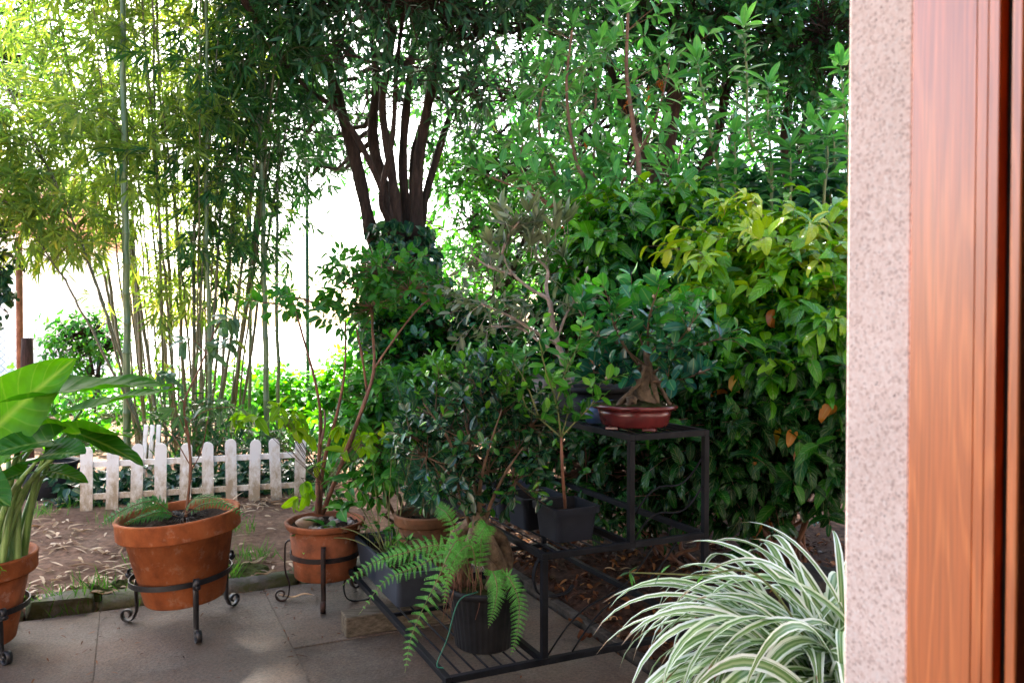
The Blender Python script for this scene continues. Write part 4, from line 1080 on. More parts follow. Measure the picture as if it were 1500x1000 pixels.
ears = [((-20, 640, 3.2), (92, 528, 3.05), (.5, -.75, .45), .28, .9), ((52, 580, 3.15), (248, 545, 3.3), (-.2, -.22, .95), .26, .35), ((100, 636, 3.25), (196, 622, 3.05), (-.1, .45, .85), .22, .7),
        ((75, 645, 3.1), (-40, 662, 3.0), (.1, -.3, .95), .2, .2), ((118, 636, 3.1), (214, 672, 3.15), (.25, -.2, .95), .16, .15), ((10, 610, 3.5), (105, 515, 3.6), (-.5, -.6, .6), .26, .5),
        ((120, 600, 3.4), (258, 556, 3.5), (-.2, -.2, .95), .13, .6), ((60, 668, 3.05), (120, 655, 2.95), (0, -.4, .9), .18, .1), ((-60, 700, 3.1), (10, 730, 2.95), (0, -.5, .8), .2, .2), ((72, 690, 3.2), (128, 700, 3.15), (.1, -.3, .9), .1, .3), ((40, 690, 3.15), (-10, 705, 3.05), (0, -.3, .9), .12, .3), ((88, 655, 3.3), (140, 640, 3.35), (-.1, -.3, .9), .12, .5), ((58, 640, 3.3), (20, 600, 3.35), (.2, -.6, .6), .15, .6), ((30, 665, 3.2), (70, 640, 3.1), (.1, -.5, .8), .13, .4)]
for k, (b_, t_, nv, wd, lr) in enumerate(ears):
    ml, mb = MB(), MB(); B, T = px(*b_), px(*t_)
    blade(ml, B, T, nv, wd, g, lr=lr); lf = part('leaf', ml, M['taro_leaf'], root)
    b0 = base + [.07 * math.cos(k * 2.4), .07 * math.sin(k * 2.4), -.01]
    p = poly([b0, b0 * .55 + B * .45 + [0, 0, .1], B], 16); mb.tube(p, np.linspace(.016, .006, 16), 8)
    part('petiole', mb, M['petiole'], lf)
g2 = rng(62); ml, mb = MB(), MB()
root = thing('ground_ivy', 'small leafy sprigs at the foot of the elephant ear stems', 'plant', base + [.1, -.1, 0])
P = base + np.stack([np.clip(.07 * g2.normal(size=60) - .07, -.3, .03), -.05 + .07 * g2.normal(size=60), .02 + .05 * g2.random(60)], 1)
foliage(ml, mb, P, g2.normal(size=(60, 3)) * [1, 1, .4] + ZZ * .5, 5, .05, .035, .026, T_OVA, g2, 'alt', .5, .9, .1, .5, .0012)
part('foliage', ml, M['ground_leaf'], root); part('stem', mb, M['stem_green'], root)

# spider plant by the door
g = rng(71); cSp = np.array([.76, 1.88, .0])
root = thing('spider_plant', 'white edged spider plant arching beside the granite door surround', 'plant', cSp)
mb = MB(); mb.lathe([(.01, 0), (.12, 0), (.13, .01), (.17, .40), (.176, .42), (.172, .43), (.155, .43), (.15, .35)], cSp, 48); part('pot', mb, M['brown_pot'], root)
mb = MB(); mb.lathe([(.001, .415), (.08, .41), (.152, .40)], cSp, 32); part('soil', mb, M['pot_soil'], root)
ml = MB(); n = 270
for k in range(n):
    az = g.random() * 6.28 if k > 90 else math.pi + g.normal() * .75
    L = .34 + .32 * g.random(); el = R(25 + 55 * g.random()); m = 16
    wd = .008 + .009 * g.random(); dr = 1.7 + 1.5 * g.random()
    b0 = cSp + [.06 * g.normal(), .06 * g.normal(), .42]
    a_ = el; p = [b0]; h = np.array([math.cos(az), math.sin(az), 0]); tw = g.normal() * .25
    for i in range(m):
        p.append(p[-1] + (h * math.cos(a_) + ZZ * math.sin(a_)) * L / m); a_ -= dr / m * (.4 + 1.2 * i / m)
        h = nrm(h + np.array([-h[1], h[0], 0]) * tw / m)
    p = np.array(p); t = np.linspace(0, 1, m + 1); tan = nrm(np.gradient(p, axis=0)); x = nrm(np.cross(tan, ZZ + g.normal(size=3) * .25)); z = np.cross(x, tan)
    w_ = wd * np.minimum(1, 3.2 * (1 - t)) ** .8 * (.75 + .25 * np.minimum(1, t * 4)) + .0003
    vv = np.stack([p + x * (s * w_)[:, None] + z * (.35 * abs(s) * w_)[:, None] for s in (-1, -.5, 0, .5, 1)], 1).reshape(-1, 3)
    us = np.stack([np.tile([0, .25, .5, .75, 1], m + 1), np.repeat(t * .999, 5) + k], 1)
    i, j = np.meshgrid(np.arange(m), np.arange(4), indexing='ij'); q = i * 5 + j
    ml.add(vv, np.stack([q, q + 1, q + 6, q + 5], -1).reshape(-1, 4), True, np.full(len(vv), g.random()), us)
part('foliage', ml, M['spider'], root)
mb, ml2 = MB(), MB()                               # flower runner
for e in ((922, 838),):
    p = poly([cSp + [0, 0, .43], px(1120, 850, 1.8), px(1020, 842, 1.75), px(*e, 1.75)], 20); mb.tube(p, np.linspace(.003, .0015, 20), 6)
    n = 8; ml2.leaves(np.repeat(p[[12, 16, 19, 19]], 2, 0), nrm(g.normal(size=(n, 3)) + [-.4, 0, .3]), np.repeat(ZZ[None], n, 0), .03, .008, T_LAN, g.random(n))
part('runner', mb, M['stem_green'], root); part('plantlet', ml2, M['fresh_leaf'], root)

# twine tied on the low shelf
mb = MB(); mb.tube(poly([px(700, 866, 2.78), px(672, 880, 2.74), px(655, 935, 2.7), px(640, 972, 2.66), px(650, 978, 2.65)], 24), .0022, 6)
solo('garden_twine', mb, M['twine'], 'green garden twine tied from black pot to the stand rail', 'string', px(640, 975, 2.66))

# ------------------------------------------------------------------ picket fence
g = rng(81)
A, B = gp(126, 750, .05), gp(438, 730, .05)
fd = nrm(B - A); fn = np.array([fd[1], -fd[0], 0])
root = thing('picket_fence', 'low white picket fence with rounded tops and muddy feet', 'fence', (A + B) / 2)
FA = np.array([fd, fn, ZZ])
for k in range(10):
    c = A + (B - A) * k / 9 + g.normal(size=3) * [.004, .004, .006]; wd, hh, th = .075, .44, .016
    lean = g.normal() * .025
    out = [(-wd / 2, -.06), (wd / 2, -.06), (wd / 2, hh - wd / 2)] + [(wd / 2 * math.cos(a), hh - wd / 2 + wd / 2 * math.sin(a)) for a in np.linspace(.25, math.pi - .25, 9)] + [(-wd / 2, hh - wd / 2)]
    n = len(out); o2 = np.array(out); o2[:, 0] += lean * o2[:, 1]
    vv = np.concatenate([c + fd * o2[:, :1] + ZZ * o2[:, 1:] + fn * th * s for s in (0, 1)])
    mb = MB(); j = np.arange(n); kk = (j + 1) % n
    mb.add(vv, [np.arange(n)[None, ::-1], np.arange(n)[None] + n, np.stack([j, kk, kk + n, j + n], 1)], False)
    part('picket', mb, M['picket'], root)
for z in (.1, .315):
    mb = MB(); mb.box((A + B) / 2 + ZZ * z - fn * .0085, (np.linalg.norm(B - A) + .03, .014, .04), FA, .003); part('rail', mb, M['picket'], root)
# second bit of fence behind, black nursery pot
root = thing('picket_fence', 'small piece of white fence leaning behind the main picket fence', 'fence', gp(146, 742, .05) + [0, .5, 0])
q = np.array(root.location)
for k in range(3):
    mb = MB(); mb.box(q + [.05 * k - .05, .3, .235], (.034, .012, .46), np.array(Euler((0, R(-4), 0)).to_matrix()), .004); part('slat', mb, M['picket'], root)
c = gp(72, 728, .05)
root = thing('nursery_pot', 'dark plastic nursery pot on the soil left of the picket fence', 'flower pot', c)
mb = MB(); mb.lathe([(.01, 0), (.15, 0), (.155, .006), (.19, .24), (.18, .24), (.14, .02)], c, 40); part('body', mb, M['black_plastic'], root)
mb = MB(); mb.lathe([(.183, .241), (.203, .243), (.205, .265), (.195, .268), (.18, .25)], c, 40); part('rim', mb, M['black_plastic'], root)
mb = MB(); mb.lathe([(.001, .23), (.183, .225)], c, 24); part('soil', mb, M['pot_soil'], root)

# ------------------------------------------------------------------ bamboo
def bamboo(name, label, base, top, r_, seed, group, nb, z0, blen, culmm='culm', leafm='bamboo_leaf', lean=None, arch=(0, 0, 0)):
    g = rng(seed); base, top = np.asarray(base, float), np.asarray(top, float)
    root = thing(name, label, 'bamboo', base, group)
    n = 60; t = np.linspace(0, 1, n); p = base + (top - base) * t[:, None] + np.asarray(arch) * (t ** 2.4)[:, None] + .01 * np.cumsum(g.normal(size=(n, 3)), 0) * [1, 1, 0] * .4
    Lz = np.linalg.norm(top - base); mb = MB()
    node = .24 + .06 * g.random(); zz = t * Lz
    rr = r_ * (1 - .7 * t ** 1.5)
    # nodes: extra rings with a small collar
    P, Rr = [], []
    zs = np.arange(node, Lz, node)
    for z in np.unique(np.concatenate([zz, zs, zs - .012, zs + .012])):
        k = z / Lz; 
        if not 0 <= k <= 1: continue
        q = np.array([np.interp(k, t, p[:, i]) for i in range(3)])
        P.append(q); Rr.append(np.interp(k, t, rr) * (1.22 if np.min(np.abs(zs - z)) < .003 else 1))
    mb.tube(P, Rr, 8); part('culm', mb, M[culmm], root)
    ml, mt = MB(), MB()
    zb = z0 + (Lz * 1.02 - z0) * g.random(nb) ** .9; zb = zb[zb < Lz]
    m = len(zb); k = zb / Lz
    b0 = np.stack([np.interp(k, t, p[:, i]) for i in range(3)], 1)
    az = g.random(m) * 6.28; el = R(35) - R(25) * g.random(m)
    o = np.stack([np.cos(az), np.sin(az), 0 * az], 1)
    if lean is not None: o = nrm(o + np.asarray(lean))
    L = blen * (.4 + .9 * g.random(m)) * (1 - .35 * k)
    e = b0 + o * (L * np.cos(el))[:, None] + ZZ * (L * np.sin(el) * .8)[:, None] - ZZ * (L * L * .25)[:, None]
    mid = b0 + o * (L * .45)[:, None] + ZZ * (L * .42)[:, None]
    mt.twigs(b0, mid, e, np.full(m, .0045), np.full(m, .0015), seg=5)
    tw = 7
    s = (.3 + .7 * g.random((m, tw)))[..., None]
    q = (1 - s) ** 2 * b0[:, None] + 2 * s * (1 - s) * mid[:, None] + s * s * e[:, None]
    d = o[:, None] * .7 + g.normal(size=(m, tw, 3)) * .55 - ZZ * .15
    foliage(ml, mt, q.reshape(-1, 3), d.reshape(-1, 3), 6, .16, .17, .021, T_BAM, g, 'fan', .9, .55, .3, .8, .0012)
    part('foliage', ml, M[leafm], root); part('branch', mt, M['culm'], root)
    return root
g = rng(91)
for k in range(40):
    f = (k + .5) / 40
    xb = 200 + 145 * f + 8 * g.normal(); Yb = 7.3 + 1.3 * g.random()
    base = gp(750, 500 + 1, 0); base = px(xb, 600, Yb); base[2] = .05
    xt = xb + 190 * (f - .55) + 26 * g.normal(); topz = 5.2 + 1.6 * g.random()
    tp = px(xt, 0, Yb - .3 + .8 * g.normal() * .5); sc = (topz - .05) / (tp[2] - .05); tp = base + (tp - base) * sc
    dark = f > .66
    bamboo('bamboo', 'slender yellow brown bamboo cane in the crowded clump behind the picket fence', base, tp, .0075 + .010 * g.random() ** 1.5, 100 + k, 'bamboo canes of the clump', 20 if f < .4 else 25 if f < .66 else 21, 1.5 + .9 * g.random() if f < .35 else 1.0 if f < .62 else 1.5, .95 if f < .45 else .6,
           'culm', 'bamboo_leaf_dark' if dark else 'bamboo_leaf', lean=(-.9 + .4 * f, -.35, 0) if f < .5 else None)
for k, (xb, xt, Yb, r_, lab, nb) in enumerate(((183, 178, 6.9, .031, 'thick green bamboo cane standing alone left of the clump', 34), (308, 306, 7.1, .019, 'straight tan bamboo cane rising at the right front of the clump', 30), (391, 389, 7.4, .026, 'thick dark bamboo cane standing alone right of the clump', 32),
                                               (404, 412, 7.9, .018, 'thin dark bamboo cane just behind the right lone thick cane', 28), (365, 372, 8.2, .017, 'dark bamboo cane between the clump and the right lone cane', 28))):
    base = px(xb, 600, Yb); base[2] = .05; tp = px(xt, 0, Yb); tp = base + (tp - base) * (6.6 - .05) / (tp[2] - .05)
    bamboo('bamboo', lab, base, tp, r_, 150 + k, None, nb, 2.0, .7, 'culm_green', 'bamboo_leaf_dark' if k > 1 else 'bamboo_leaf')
# leafy low sprays leaning out of the clump on the left
for k, (x0, y0, Y, xl) in enumerate(((215, 470, 7.2, 70), (215, 520, 7.0, 90), (230, 400, 6.9, 40))):
    g = rng(170 + k); base = px(x0, 600, Y); base[2] = .05
    tp = px(xl, 90 + 60 * k, Y - .3)
    bamboo('bamboo', ('arching bamboo cane bowing furthest left out of the clump', 'low arching bamboo cane bowing left towards the rusty pole', 'bright arching bamboo cane bowing left over the yard')[k], base, tp, .012, 170 + k, None, 34, 1.9, .8, lean=(-.8, -.3, 0), arch=(-.3, 0, -.25))

# ------------------------------------------------------------------ trees
def add_lumps(ml, mt, mbr, lumps, g, hub, k, tl, L, W, tpl, mode='alt', a=.5, b=.9, grav=.2, r=.004, shell=.35, young=0, tone=None, roll=.5):
    for (c, rad, n) in lumps:
        c = np.asarray(c); h = hub(c)
        if mbr is not None: mbr.tube(limb(h, c, 10, .05, g), np.linspace(.03, .012, 10), 6)
        P, d = lump(c, rad, n, g, shell)
        bs = c + (P - c) * .1 + g.normal(size=P.shape) * .05
        foliage(ml, mt, P, d + ZZ * .15, k, tl, L, W, tpl, g, mode, a, b, grav, roll, r, base=bs, young=young)
# main ivy clad tree
g = rng(201); Yt = 8.0; base = px(592, 600, Yt); base[2] = .03
root = thing('tree', 'big multi stemmed tree with dark narrow leaves and ivy clad base', 'tree', base)
mb = MB()
tr = [([(590, 520), (565, 400), (545, 345), (522, 240), (490, 130), (462, 40), (440, -80)], .11, .05, 0), ([(595, 480), (588, 360), (562, 270), (546, 200), (550, 100), (530, -60)], .10, .04, .25),
      ([(592, 480), (585, 350), (572, 240), (560, 150), (575, 40), (560, -100)], .075, .03, -.3), ([(596, 480), (598, 350), (590, 245), (597, 140), (612, 10), (618, -120)], .075, .03, .1),
      ([(604, 480), (610, 350), (612, 250), (624, 170), (645, 60), (668, -80)], .09, .035, -.15), ([(606, 480), (618, 320), (640, 230), (668, 150), (715, 70), (770, -10)], .065, .025, .35),
      ([(588, 480), (578, 340), (545, 245), (500, 170), (440, 120), (400, 60)], .05, .02, -.4), ([(600, 420), (604, 300), (606, 220), (634, 130), (655, 20)], .05, .02, .45), ([(590, 440), (570, 330), (558, 290), (575, 200), (582, 90), (600, -40)], .045, .02, -.5)]
mb.tube(limb(base - [0, 0, .1], px(592, 470, Yt), 8, .02, g), np.linspace(.27, .2, 8), 14)
tips = []
for k, (pts, r0, r1, dy) in enumerate(tr):
    p = poly([px(x, y, Yt + dy * (i / 3)) for i, (x, y) in enumerate(pts)], 30); t = np.linspace(0, 1, 30)
    mb.tube(p, (r0 + (r1 - r0) * t) * .78 * (1 + .07 * g.normal(size=30)), 10); tips.append(p)
part('trunk', mb, M['bark'], root)
tp_all = np.concatenate([p[14:] for p in tips])
hub = lambda c: tp_all[np.argmin(np.linalg.norm(tp_all - c, axis=1))]
ml, mt, mbr = MB(), MB(), MB()
lm = []
for (x, y, Y, r_, n) in ((460, 10, 7.3, .55, 56), (430, 100, 7.8, .45, 40), (520, -20, 7.0, .5, 56), (580, -10, 6.9, .5, 56), (640, 0, 7.1, .55, 60), (700, 40, 7.3, .55, 60), (770, 40, 7.5, .5, 54), (610, 100, 7.0, .2, 9), (505, 80, 7.0, .25, 12), (700, 130, 7.6, .4, 30), (750, 140, 8.2, .5, 44), (650, 60, 8.6, .5, 30), (560, 40, 9.0, .6, 40), (470, 80, 9.0, .5, 34), (430, 190, 8.6, .35, 24), (455, 260, 9.0, .3, 16), (670, 180, 9.1, .4, 20), (530, 170, 9.6, .4, 22), (590, 150, 9.6, .45, 26), (640, 240, 9.6, .3, 14), (500, 250, 9.5, .3, 16), (440, 150, 9.2, .45, 34), (470, 200, 9.3, .4, 24), (560, 90, 9.6, .5, 30),
                         (500, -80, 7.5, .9, 100), (620, -90, 7.3, 1.0, 110), (740, -80, 7.6, .9, 100), (560, -230, 7.6, 1.3, 150), (720, -240, 7.8, 1.3, 150), (440, -180, 7.8, 1.1, 110), (820, -150, 8.0, .9, 80)):
    lm.append((px(x, y, Y), (r_ * 1.15, r_, r_ * .8), int(n * 1.15)))
for (x, y, z, r_, n) in ((-2.6, 6.6, 5.6, 1.3, 150), (-1.2, 5.6, 5.4, 1.3, 160), (.2, 5.0, 5.3, 1.2, 150), (1.6, 5.4, 5.2, 1.2, 150), (-2.2, 4.6, 5.8, 1.2, 130), (-.8, 3.9, 5.9, 1.2, 130), (.8, 3.7, 5.6, 1.2, 130), (-3.6, 5.4, 6.0, 1.2, 130), (2.4, 4.2, 5.6, 1.2, 120), (.2, 2.5, 5.4, 1.2, 150), (1.6, 2.6, 5.2, 1.2, 150), (-1.4, 2.5, 5.6, 1.2, 150), (-2.9, 3.2, 5.8, 1.2, 150), (2.9, 2.9, 5.3, 1.2, 140), (-4.2, 4.2, 6.0, 1.2, 130), (.9, 6.3, 6.0, 1.2, 120)):
    lm.append((np.array([x, y, z]), (r_ * 1.1, r_, .6), n))  # unseen crown lumps overhead, added to shade the pots and the stand
add_lumps(ml, mt, mbr, lm, g, hub, 9, .28, .15, .034, T_LAN, a=.6, b=.8, grav=.35, r=.004, roll=.8)
part('crown', ml, M['tree_leaf'], root); part('branch', mbr, M['bark'], root); part('twig', mt, M['bark'], root)
# ivy coat on its base
ml = MB(); n = 2600; a = g.random(n) * 6.28; f = g.random(n)
cx = px(592, 500, Yt); zb, zt = base[2], px(592, 330, Yt)[2]
z = zb + (zt - zb) * f; rr = .28 + .06 * np.sin(z * 5 + a * 2) + .04 * g.normal(size=n) + .06 * np.sin(math.pi * f)
o = np.stack([np.cos(a), np.sin(a), 0 * a], 1); P = np.stack([cx[0] + 0 * a + (f - .5) * .0, cx[1] + 0 * a, z], 1) + o * rr[:, None]
ml.leaves(P, nrm(o * .6 - ZZ * .7 + g.normal(size=(n, 3)) * .4), o + g.normal(size=(n, 3)) * .3, .07 + .04 * g.random(n), .065 + .03 * g.random(n), T_OVA, g.random(n))
part('ivy', ml, M['ivy_leaf'], root)

def tree(label, trunks, lumps, seed, leafm, L, W, k=9, tl=.25, tpl=T_OVA, barkm='bark', group=None, name='tree', cat='tree', grav=.25, mode='alt', shell=.35, young=0, roll=.6, a=.5):
    g = rng(seed); base = np.array(trunks[0][0][0], float)
    root = thing(name, label, cat, base, group)
    mb, ml, mt, mbr = MB(), MB(), MB(), MB(); al = []
    for pts, r0, r1 in trunks:
        p = poly(pts, 20); t = np.linspace(0, 1, 20); mb.tube(p, (r0 + (r1 - r0) * t) * (1 + .05 * g.normal(size=20)), 9); al.append(p[8:])
    al = np.concatenate(al); hub = lambda c: al[np.argmin(np.linalg.norm(al - c, axis=1))]
    add_lumps(ml, mt, mbr, lumps, g, hub, k, tl, L, W, tpl, mode, a=a, grav=grav, shell=shell, young=young, roll=roll)
    part('trunk', mb, M[barkm], root); part('crown', ml, M[leafm], root); part('branch', mbr, M[barkm], root); part('twig', mt, M[barkm], root)
    return root
def G(x, Y, z=.03):
    q = px(x, 500, Y); q[2] = z; return q
def lumps(lst): return [(px(x, y, Y), (r_ * 1.2, r_, r_ * .85), n) for x, y, Y, r_, n in lst]
tree('dark glossy leaved tree with twin trunks behind the tall right shrubs', [([G(985, 9.2), px(985, 380, 9.2), px(972, 260, 9.2), px(990, 120, 9.0), px(1010, 0, 9)], .17, .06), ([G(1010, 9.6), px(1005, 330, 9.6), px(1050, 200, 9.5), px(1080, 40, 9.4)], .1, .04), ([px(978, 320, 9.2), px(945, 220, 9.3), px(900, 120, 9.4), px(880, 30, 9.5)], .08, .03)],
     lumps([(880, 30, 9, .75, 90), (950, 20, 8.8, .75, 90), (1020, 40, 8.7, .8, 100), (1090, 30, 8.8, .8, 100), (960, 110, 9.5, .7, 60), (1060, 130, 9.4, .7, 70), (900, 130, 9.7, .7, 60), (1020, -90, 8.6, 1.1, 110), (900, -110, 8.8, 1.1, 110), (1140, -80, 8.8, 1.1, 110), (1010, 230, 9.9, .5, 40), (930, 240, 10, .5, 40), (860, 200, 10.2, .55, 46), (800, 130, 10.0, .5, 40), (890, 300, 10.2, .5, 40), (800, 260, 10.3, .45, 34), (960, 320, 10.3, .5, 34)]), 211, 'back_leaf', .13, .055)
tree('dark tree with thin leaning trunks nearest the granite surround', [([G(1165, 9.4), px(1160, 330, 9.4), px(1150, 200, 9.4), px(1170, 60, 9.3)], .09, .04), ([G(1200, 9.7), px(1190, 300, 9.7), px(1200, 180, 9.7), px(1240, 40, 9.6)], .07, .03), ([px(1160, 260, 9.4), px(1195, 120, 9.4), px(1230, 40, 9.3)], .05, .025)],
     lumps([(1150, 40, 8.6, .7, 90), (1210, 50, 8.5, .75, 100), (1260, 90, 8.7, .7, 80), (1180, 110, 8.9, .55, 60), (1240, 20, 9, .8, 90), (1300, 180, 9, .8, 60), (1280, -80, 9, 1.1, 100), (1330, 60, 9, .9, 80), (1230, 200, 10, .4, 26), (1120, 190, 10, .5, 34)]), 212, 'back_leaf', .12, .052)
tree('light green broadleaf tree between the multi stemmed tree and the red stems', [([G(745, 9.6), px(742, 420, 9.6), px(735, 300, 9.6), px(745, 200, 9.6)], .1, .04), ([px(742, 420, 9.6), px(780, 320, 9.5), px(800, 240, 9.5)], .05, .025)],
     lumps([(700, 260, 9.2, .5, 70), (750, 250, 9.0, .45, 50), (730, 200, 9.4, .4, 34), (690, 320, 9.3, .4, 40), (760, 340, 9.2, .45, 40), (720, 400, 9.4, .4, 40), (790, 400, 9.4, .5, 50), (850, 360, 9.6, .5, 50), (700, 460, 9.6, .35, 30)]), 213, 'light_leaf', .11, .045)
for k, (x, Y, lab) in enumerate(((860, 14, 'pale sunlit tree far behind the red stemmed shrub'), (1080, 15, 'pale sunlit tree far behind the dark twin trunked tree'), (1290, 14, 'pale sunlit tree far off beside the granite surround'), (700, 16, 'pale sunlit tree far off beyond the light green broadleaf tree'))):
    tree(lab, [([G(x, Y), px(x, 400, Y), px(x - 10, 200, Y)], .14, .05)],
         [(px(x + dx, y, Y + dy), (1.1, 1.0, .9), 44 if y > 280 else 24) for dx, y, dy in ((-80, 330, 0), (60, 310, -.5), (-10, 220, 0), (80, 190, .5), (-80, 150, .4), (10, 80, 0), (0, 400, -.3), (-60, 430, .3), (60, 420, .2), (80, 60, .3))], 220 + k, 'light_leaf', .17, .08, 8, .3)
tree('bushy green tree entering at the top left edge', [([G(-90, 10.5), px(-90, 300, 10.5), px(-70, 120, 10.5)], .14, .05)], lumps([(-60, 90, 10.3, .7, 90), (10, 80, 10.0, .55, 70), (40, 20, 10.2, .5, 50), (-20, -40, 10.2, .9, 80), (20, 140, 10, .4, 40), (-80, 200, 10.3, .6, 60)]), 231, 'light_leaf', .1, .05)
tree('small light green tree in the bright yard left of the clump', [([G(135, 9.6), px(138, 560, 9.6), px(125, 490, 9.6)], .03, .012), ([px(138, 560, 9.6), px(155, 510, 9.6)], .018, .008)], lumps([(100, 490, 9.5, .22, 34), (140, 485, 9.5, .24, 40), (125, 510, 9.6, .22, 30), (90, 515, 9.6, .15, 14), (160, 510, 9.6, .14, 14), (130, 550, 9.6, .2, 14)]), 232, 'light_leaf', .1, .04, 7, .16)
tree('dark leafy vine hanging in at the left edge above the elephant ear', [([G(-40, 6.6), px(-35, 500, 6.6), px(-20, 380, 6.6)], .03, .012)], lumps([(-30, 390, 6.5, .14, 18), (-28, 430, 6.5, .13, 18), (-40, 350, 6.6, .2, 24)]), 233, 'ivy_leaf', .1, .07, 6, .12, name='vine', cat='vine')

# ------------------------------------------------------------------ tall shrubs on the right
def upright(label, stems, seed, leafm, stemm, L, W, k, step, wh=True, seeds=0, base=None, grav=.1, zlow=.3):
    g = rng(seed); base = np.asarray(base if base is not None else stems[0][0][0], float)
    root = thing('upright_shrub', label, 'shrub', base)
    mb, ml, mt = MB(), MB(), MB()
    for q, (pts, r0) in enumerate(stems):
        p = poly(pts, 24); mb.tube(p, np.linspace(r0, r0 * .4, 24), 7)
        Ls = np.concatenate([[0], np.cumsum(np.linalg.norm(np.diff(p, axis=0), axis=1))])
        at = np.arange(Ls[-1] * zlow, Ls[-1], step)
        if len(at):
            P = np.stack([np.interp(at, Ls, p[:, i]) for i in range(3)], 1); n = len(P)
            if wh:   # side shoots ending in rosettes
                P = np.repeat(P, 2, 0); n = len(P); az = g.random(n) * 6.28
                d = np.stack([np.cos(az), np.sin(az), .55 + .3 * g.random(n)], 1)
                tl_ = .1 + .28 * g.random()
                foliage(ml, mt, P, d, k, tl_, L, W, T_OBO, g, 'whorl', .35, .95, grav, .4, .003, young=.3)
            else:
                foliage(ml, mt, P, np.gradient(p, axis=0)[np.clip((at / Ls[-1] * 23).astype(int), 0, 23)], k, step, L, W, T_OVA, g, 'alt', .35, 1, grav, .4, .003, sag=0)
        foliage(ml, mt, p[-2:-1], nrm(p[-1:] - p[-3:-2]), k + 3, .1, L, W, T_OBO, g, 'whorl', .6, .8, 0, .4, .003, lr0=.5, sag=0)
        for s in range(seeds):
            c = np.array([np.interp((.3 + .6 * g.random()) * Ls[-1], Ls, p[:, i]) for i in range(3)]) + g.normal(size=3) * [.14, .14, .05]
            n = 14; ms = MB(); ms.leaves(c + g.normal(size=(n, 3)) * [.012, .012, .035], nrm(g.normal(size=(n, 3)) * .5 - ZZ), g.normal(size=(n, 3)), .05, .014, T_TINY, g.random(n)); part('seed_cluster', ms, M['seed'], root, 'dry red brown seed cluster')
    part('stem', mb, M[stemm], root); part('foliage', ml, M[leafm], root); part('twig', mt, M[stemm], root)
    return root
Yr = 6.2; bR = G(850, Yr)
def sm(pts, Y, dx=0): return [px(x, y, Y) for x, y in pts]
upright('red stemmed shrub with whorls of bright leaves and dry seed clusters', [
    ([bR] + sm([(868, 330), (842, 230), (830, 130), (838, 45)], Yr), .02), ([bR + [.1, 0, 0]] + sm([(932, 300), (928, 190), (918, 110), (920, 20)], Yr - .1), .026), ([bR] + sm([(880, 340), (905, 280), (958, 180), (982, 90)], Yr + .2), .018),
    ([bR] + sm([(850, 330), (820, 270), (790, 190), (800, 110)], Yr + .2), .016), ([bR] + sm([(842, 340), (800, 300), (765, 250), (765, 210)], Yr - .1), .014), ([bR] + sm([(870, 330), (870, 250), (872, 160), (880, 70)], Yr + .3), .016), ([bR] + sm([(860, 350), (825, 310), (780, 285), (715, 258)], Yr - .3), .014),
    ([bR] + sm([(880, 350), (930, 310), (985, 260), (1000, 200)], Yr + .2), .014)], 241, 'rhodo_leaf', 'stem_red', .15, .05, 8, .13, True, 4, zlow=.35)
bQ = G(1120, 5.7)
upright('tall pale stemmed shrub with broad upright leaves beside the granite', [
    ([bQ] + sm([(1065, 320), (1045, 220), (1032, 150), (1022, 95)], 5.7), .016), ([bQ] + sm([(1130, 300), (1098, 200), (1094, 110), (1090, 50)], 5.9), .016), ([bQ] + sm([(1130, 300), (1128, 220), (1125, 170), (1125, 145)], 5.4), .013), ([bQ] + sm([(1155, 320), (1158, 280), (1158, 230)], 5.2), .012),
    ([bQ + [.3, 0, 0]] + sm([(1205, 320), (1212, 240), (1212, 215)], 5.2), .012), ([bQ + [.4, 0, 0]] + sm([(1240, 300), (1238, 180), (1232, 100)], 5.5), .014), ([bQ + [.4, 0, 0]] + sm([(1215, 320), (1222, 230), (1220, 170)], 5.9), .012), ([bQ] + sm([(1080, 330), (1078, 250), (1076, 200)], 5.4), .012), ([bQ + [.3, .2, 0]] + sm([(1190, 320), (1185, 240), (1188, 190)], 6.1), .012)],
    242, 'rhodo_leaf', 'stem_green', .17, .06, 5, .11, False, 0, grav=.05, zlow=.4)

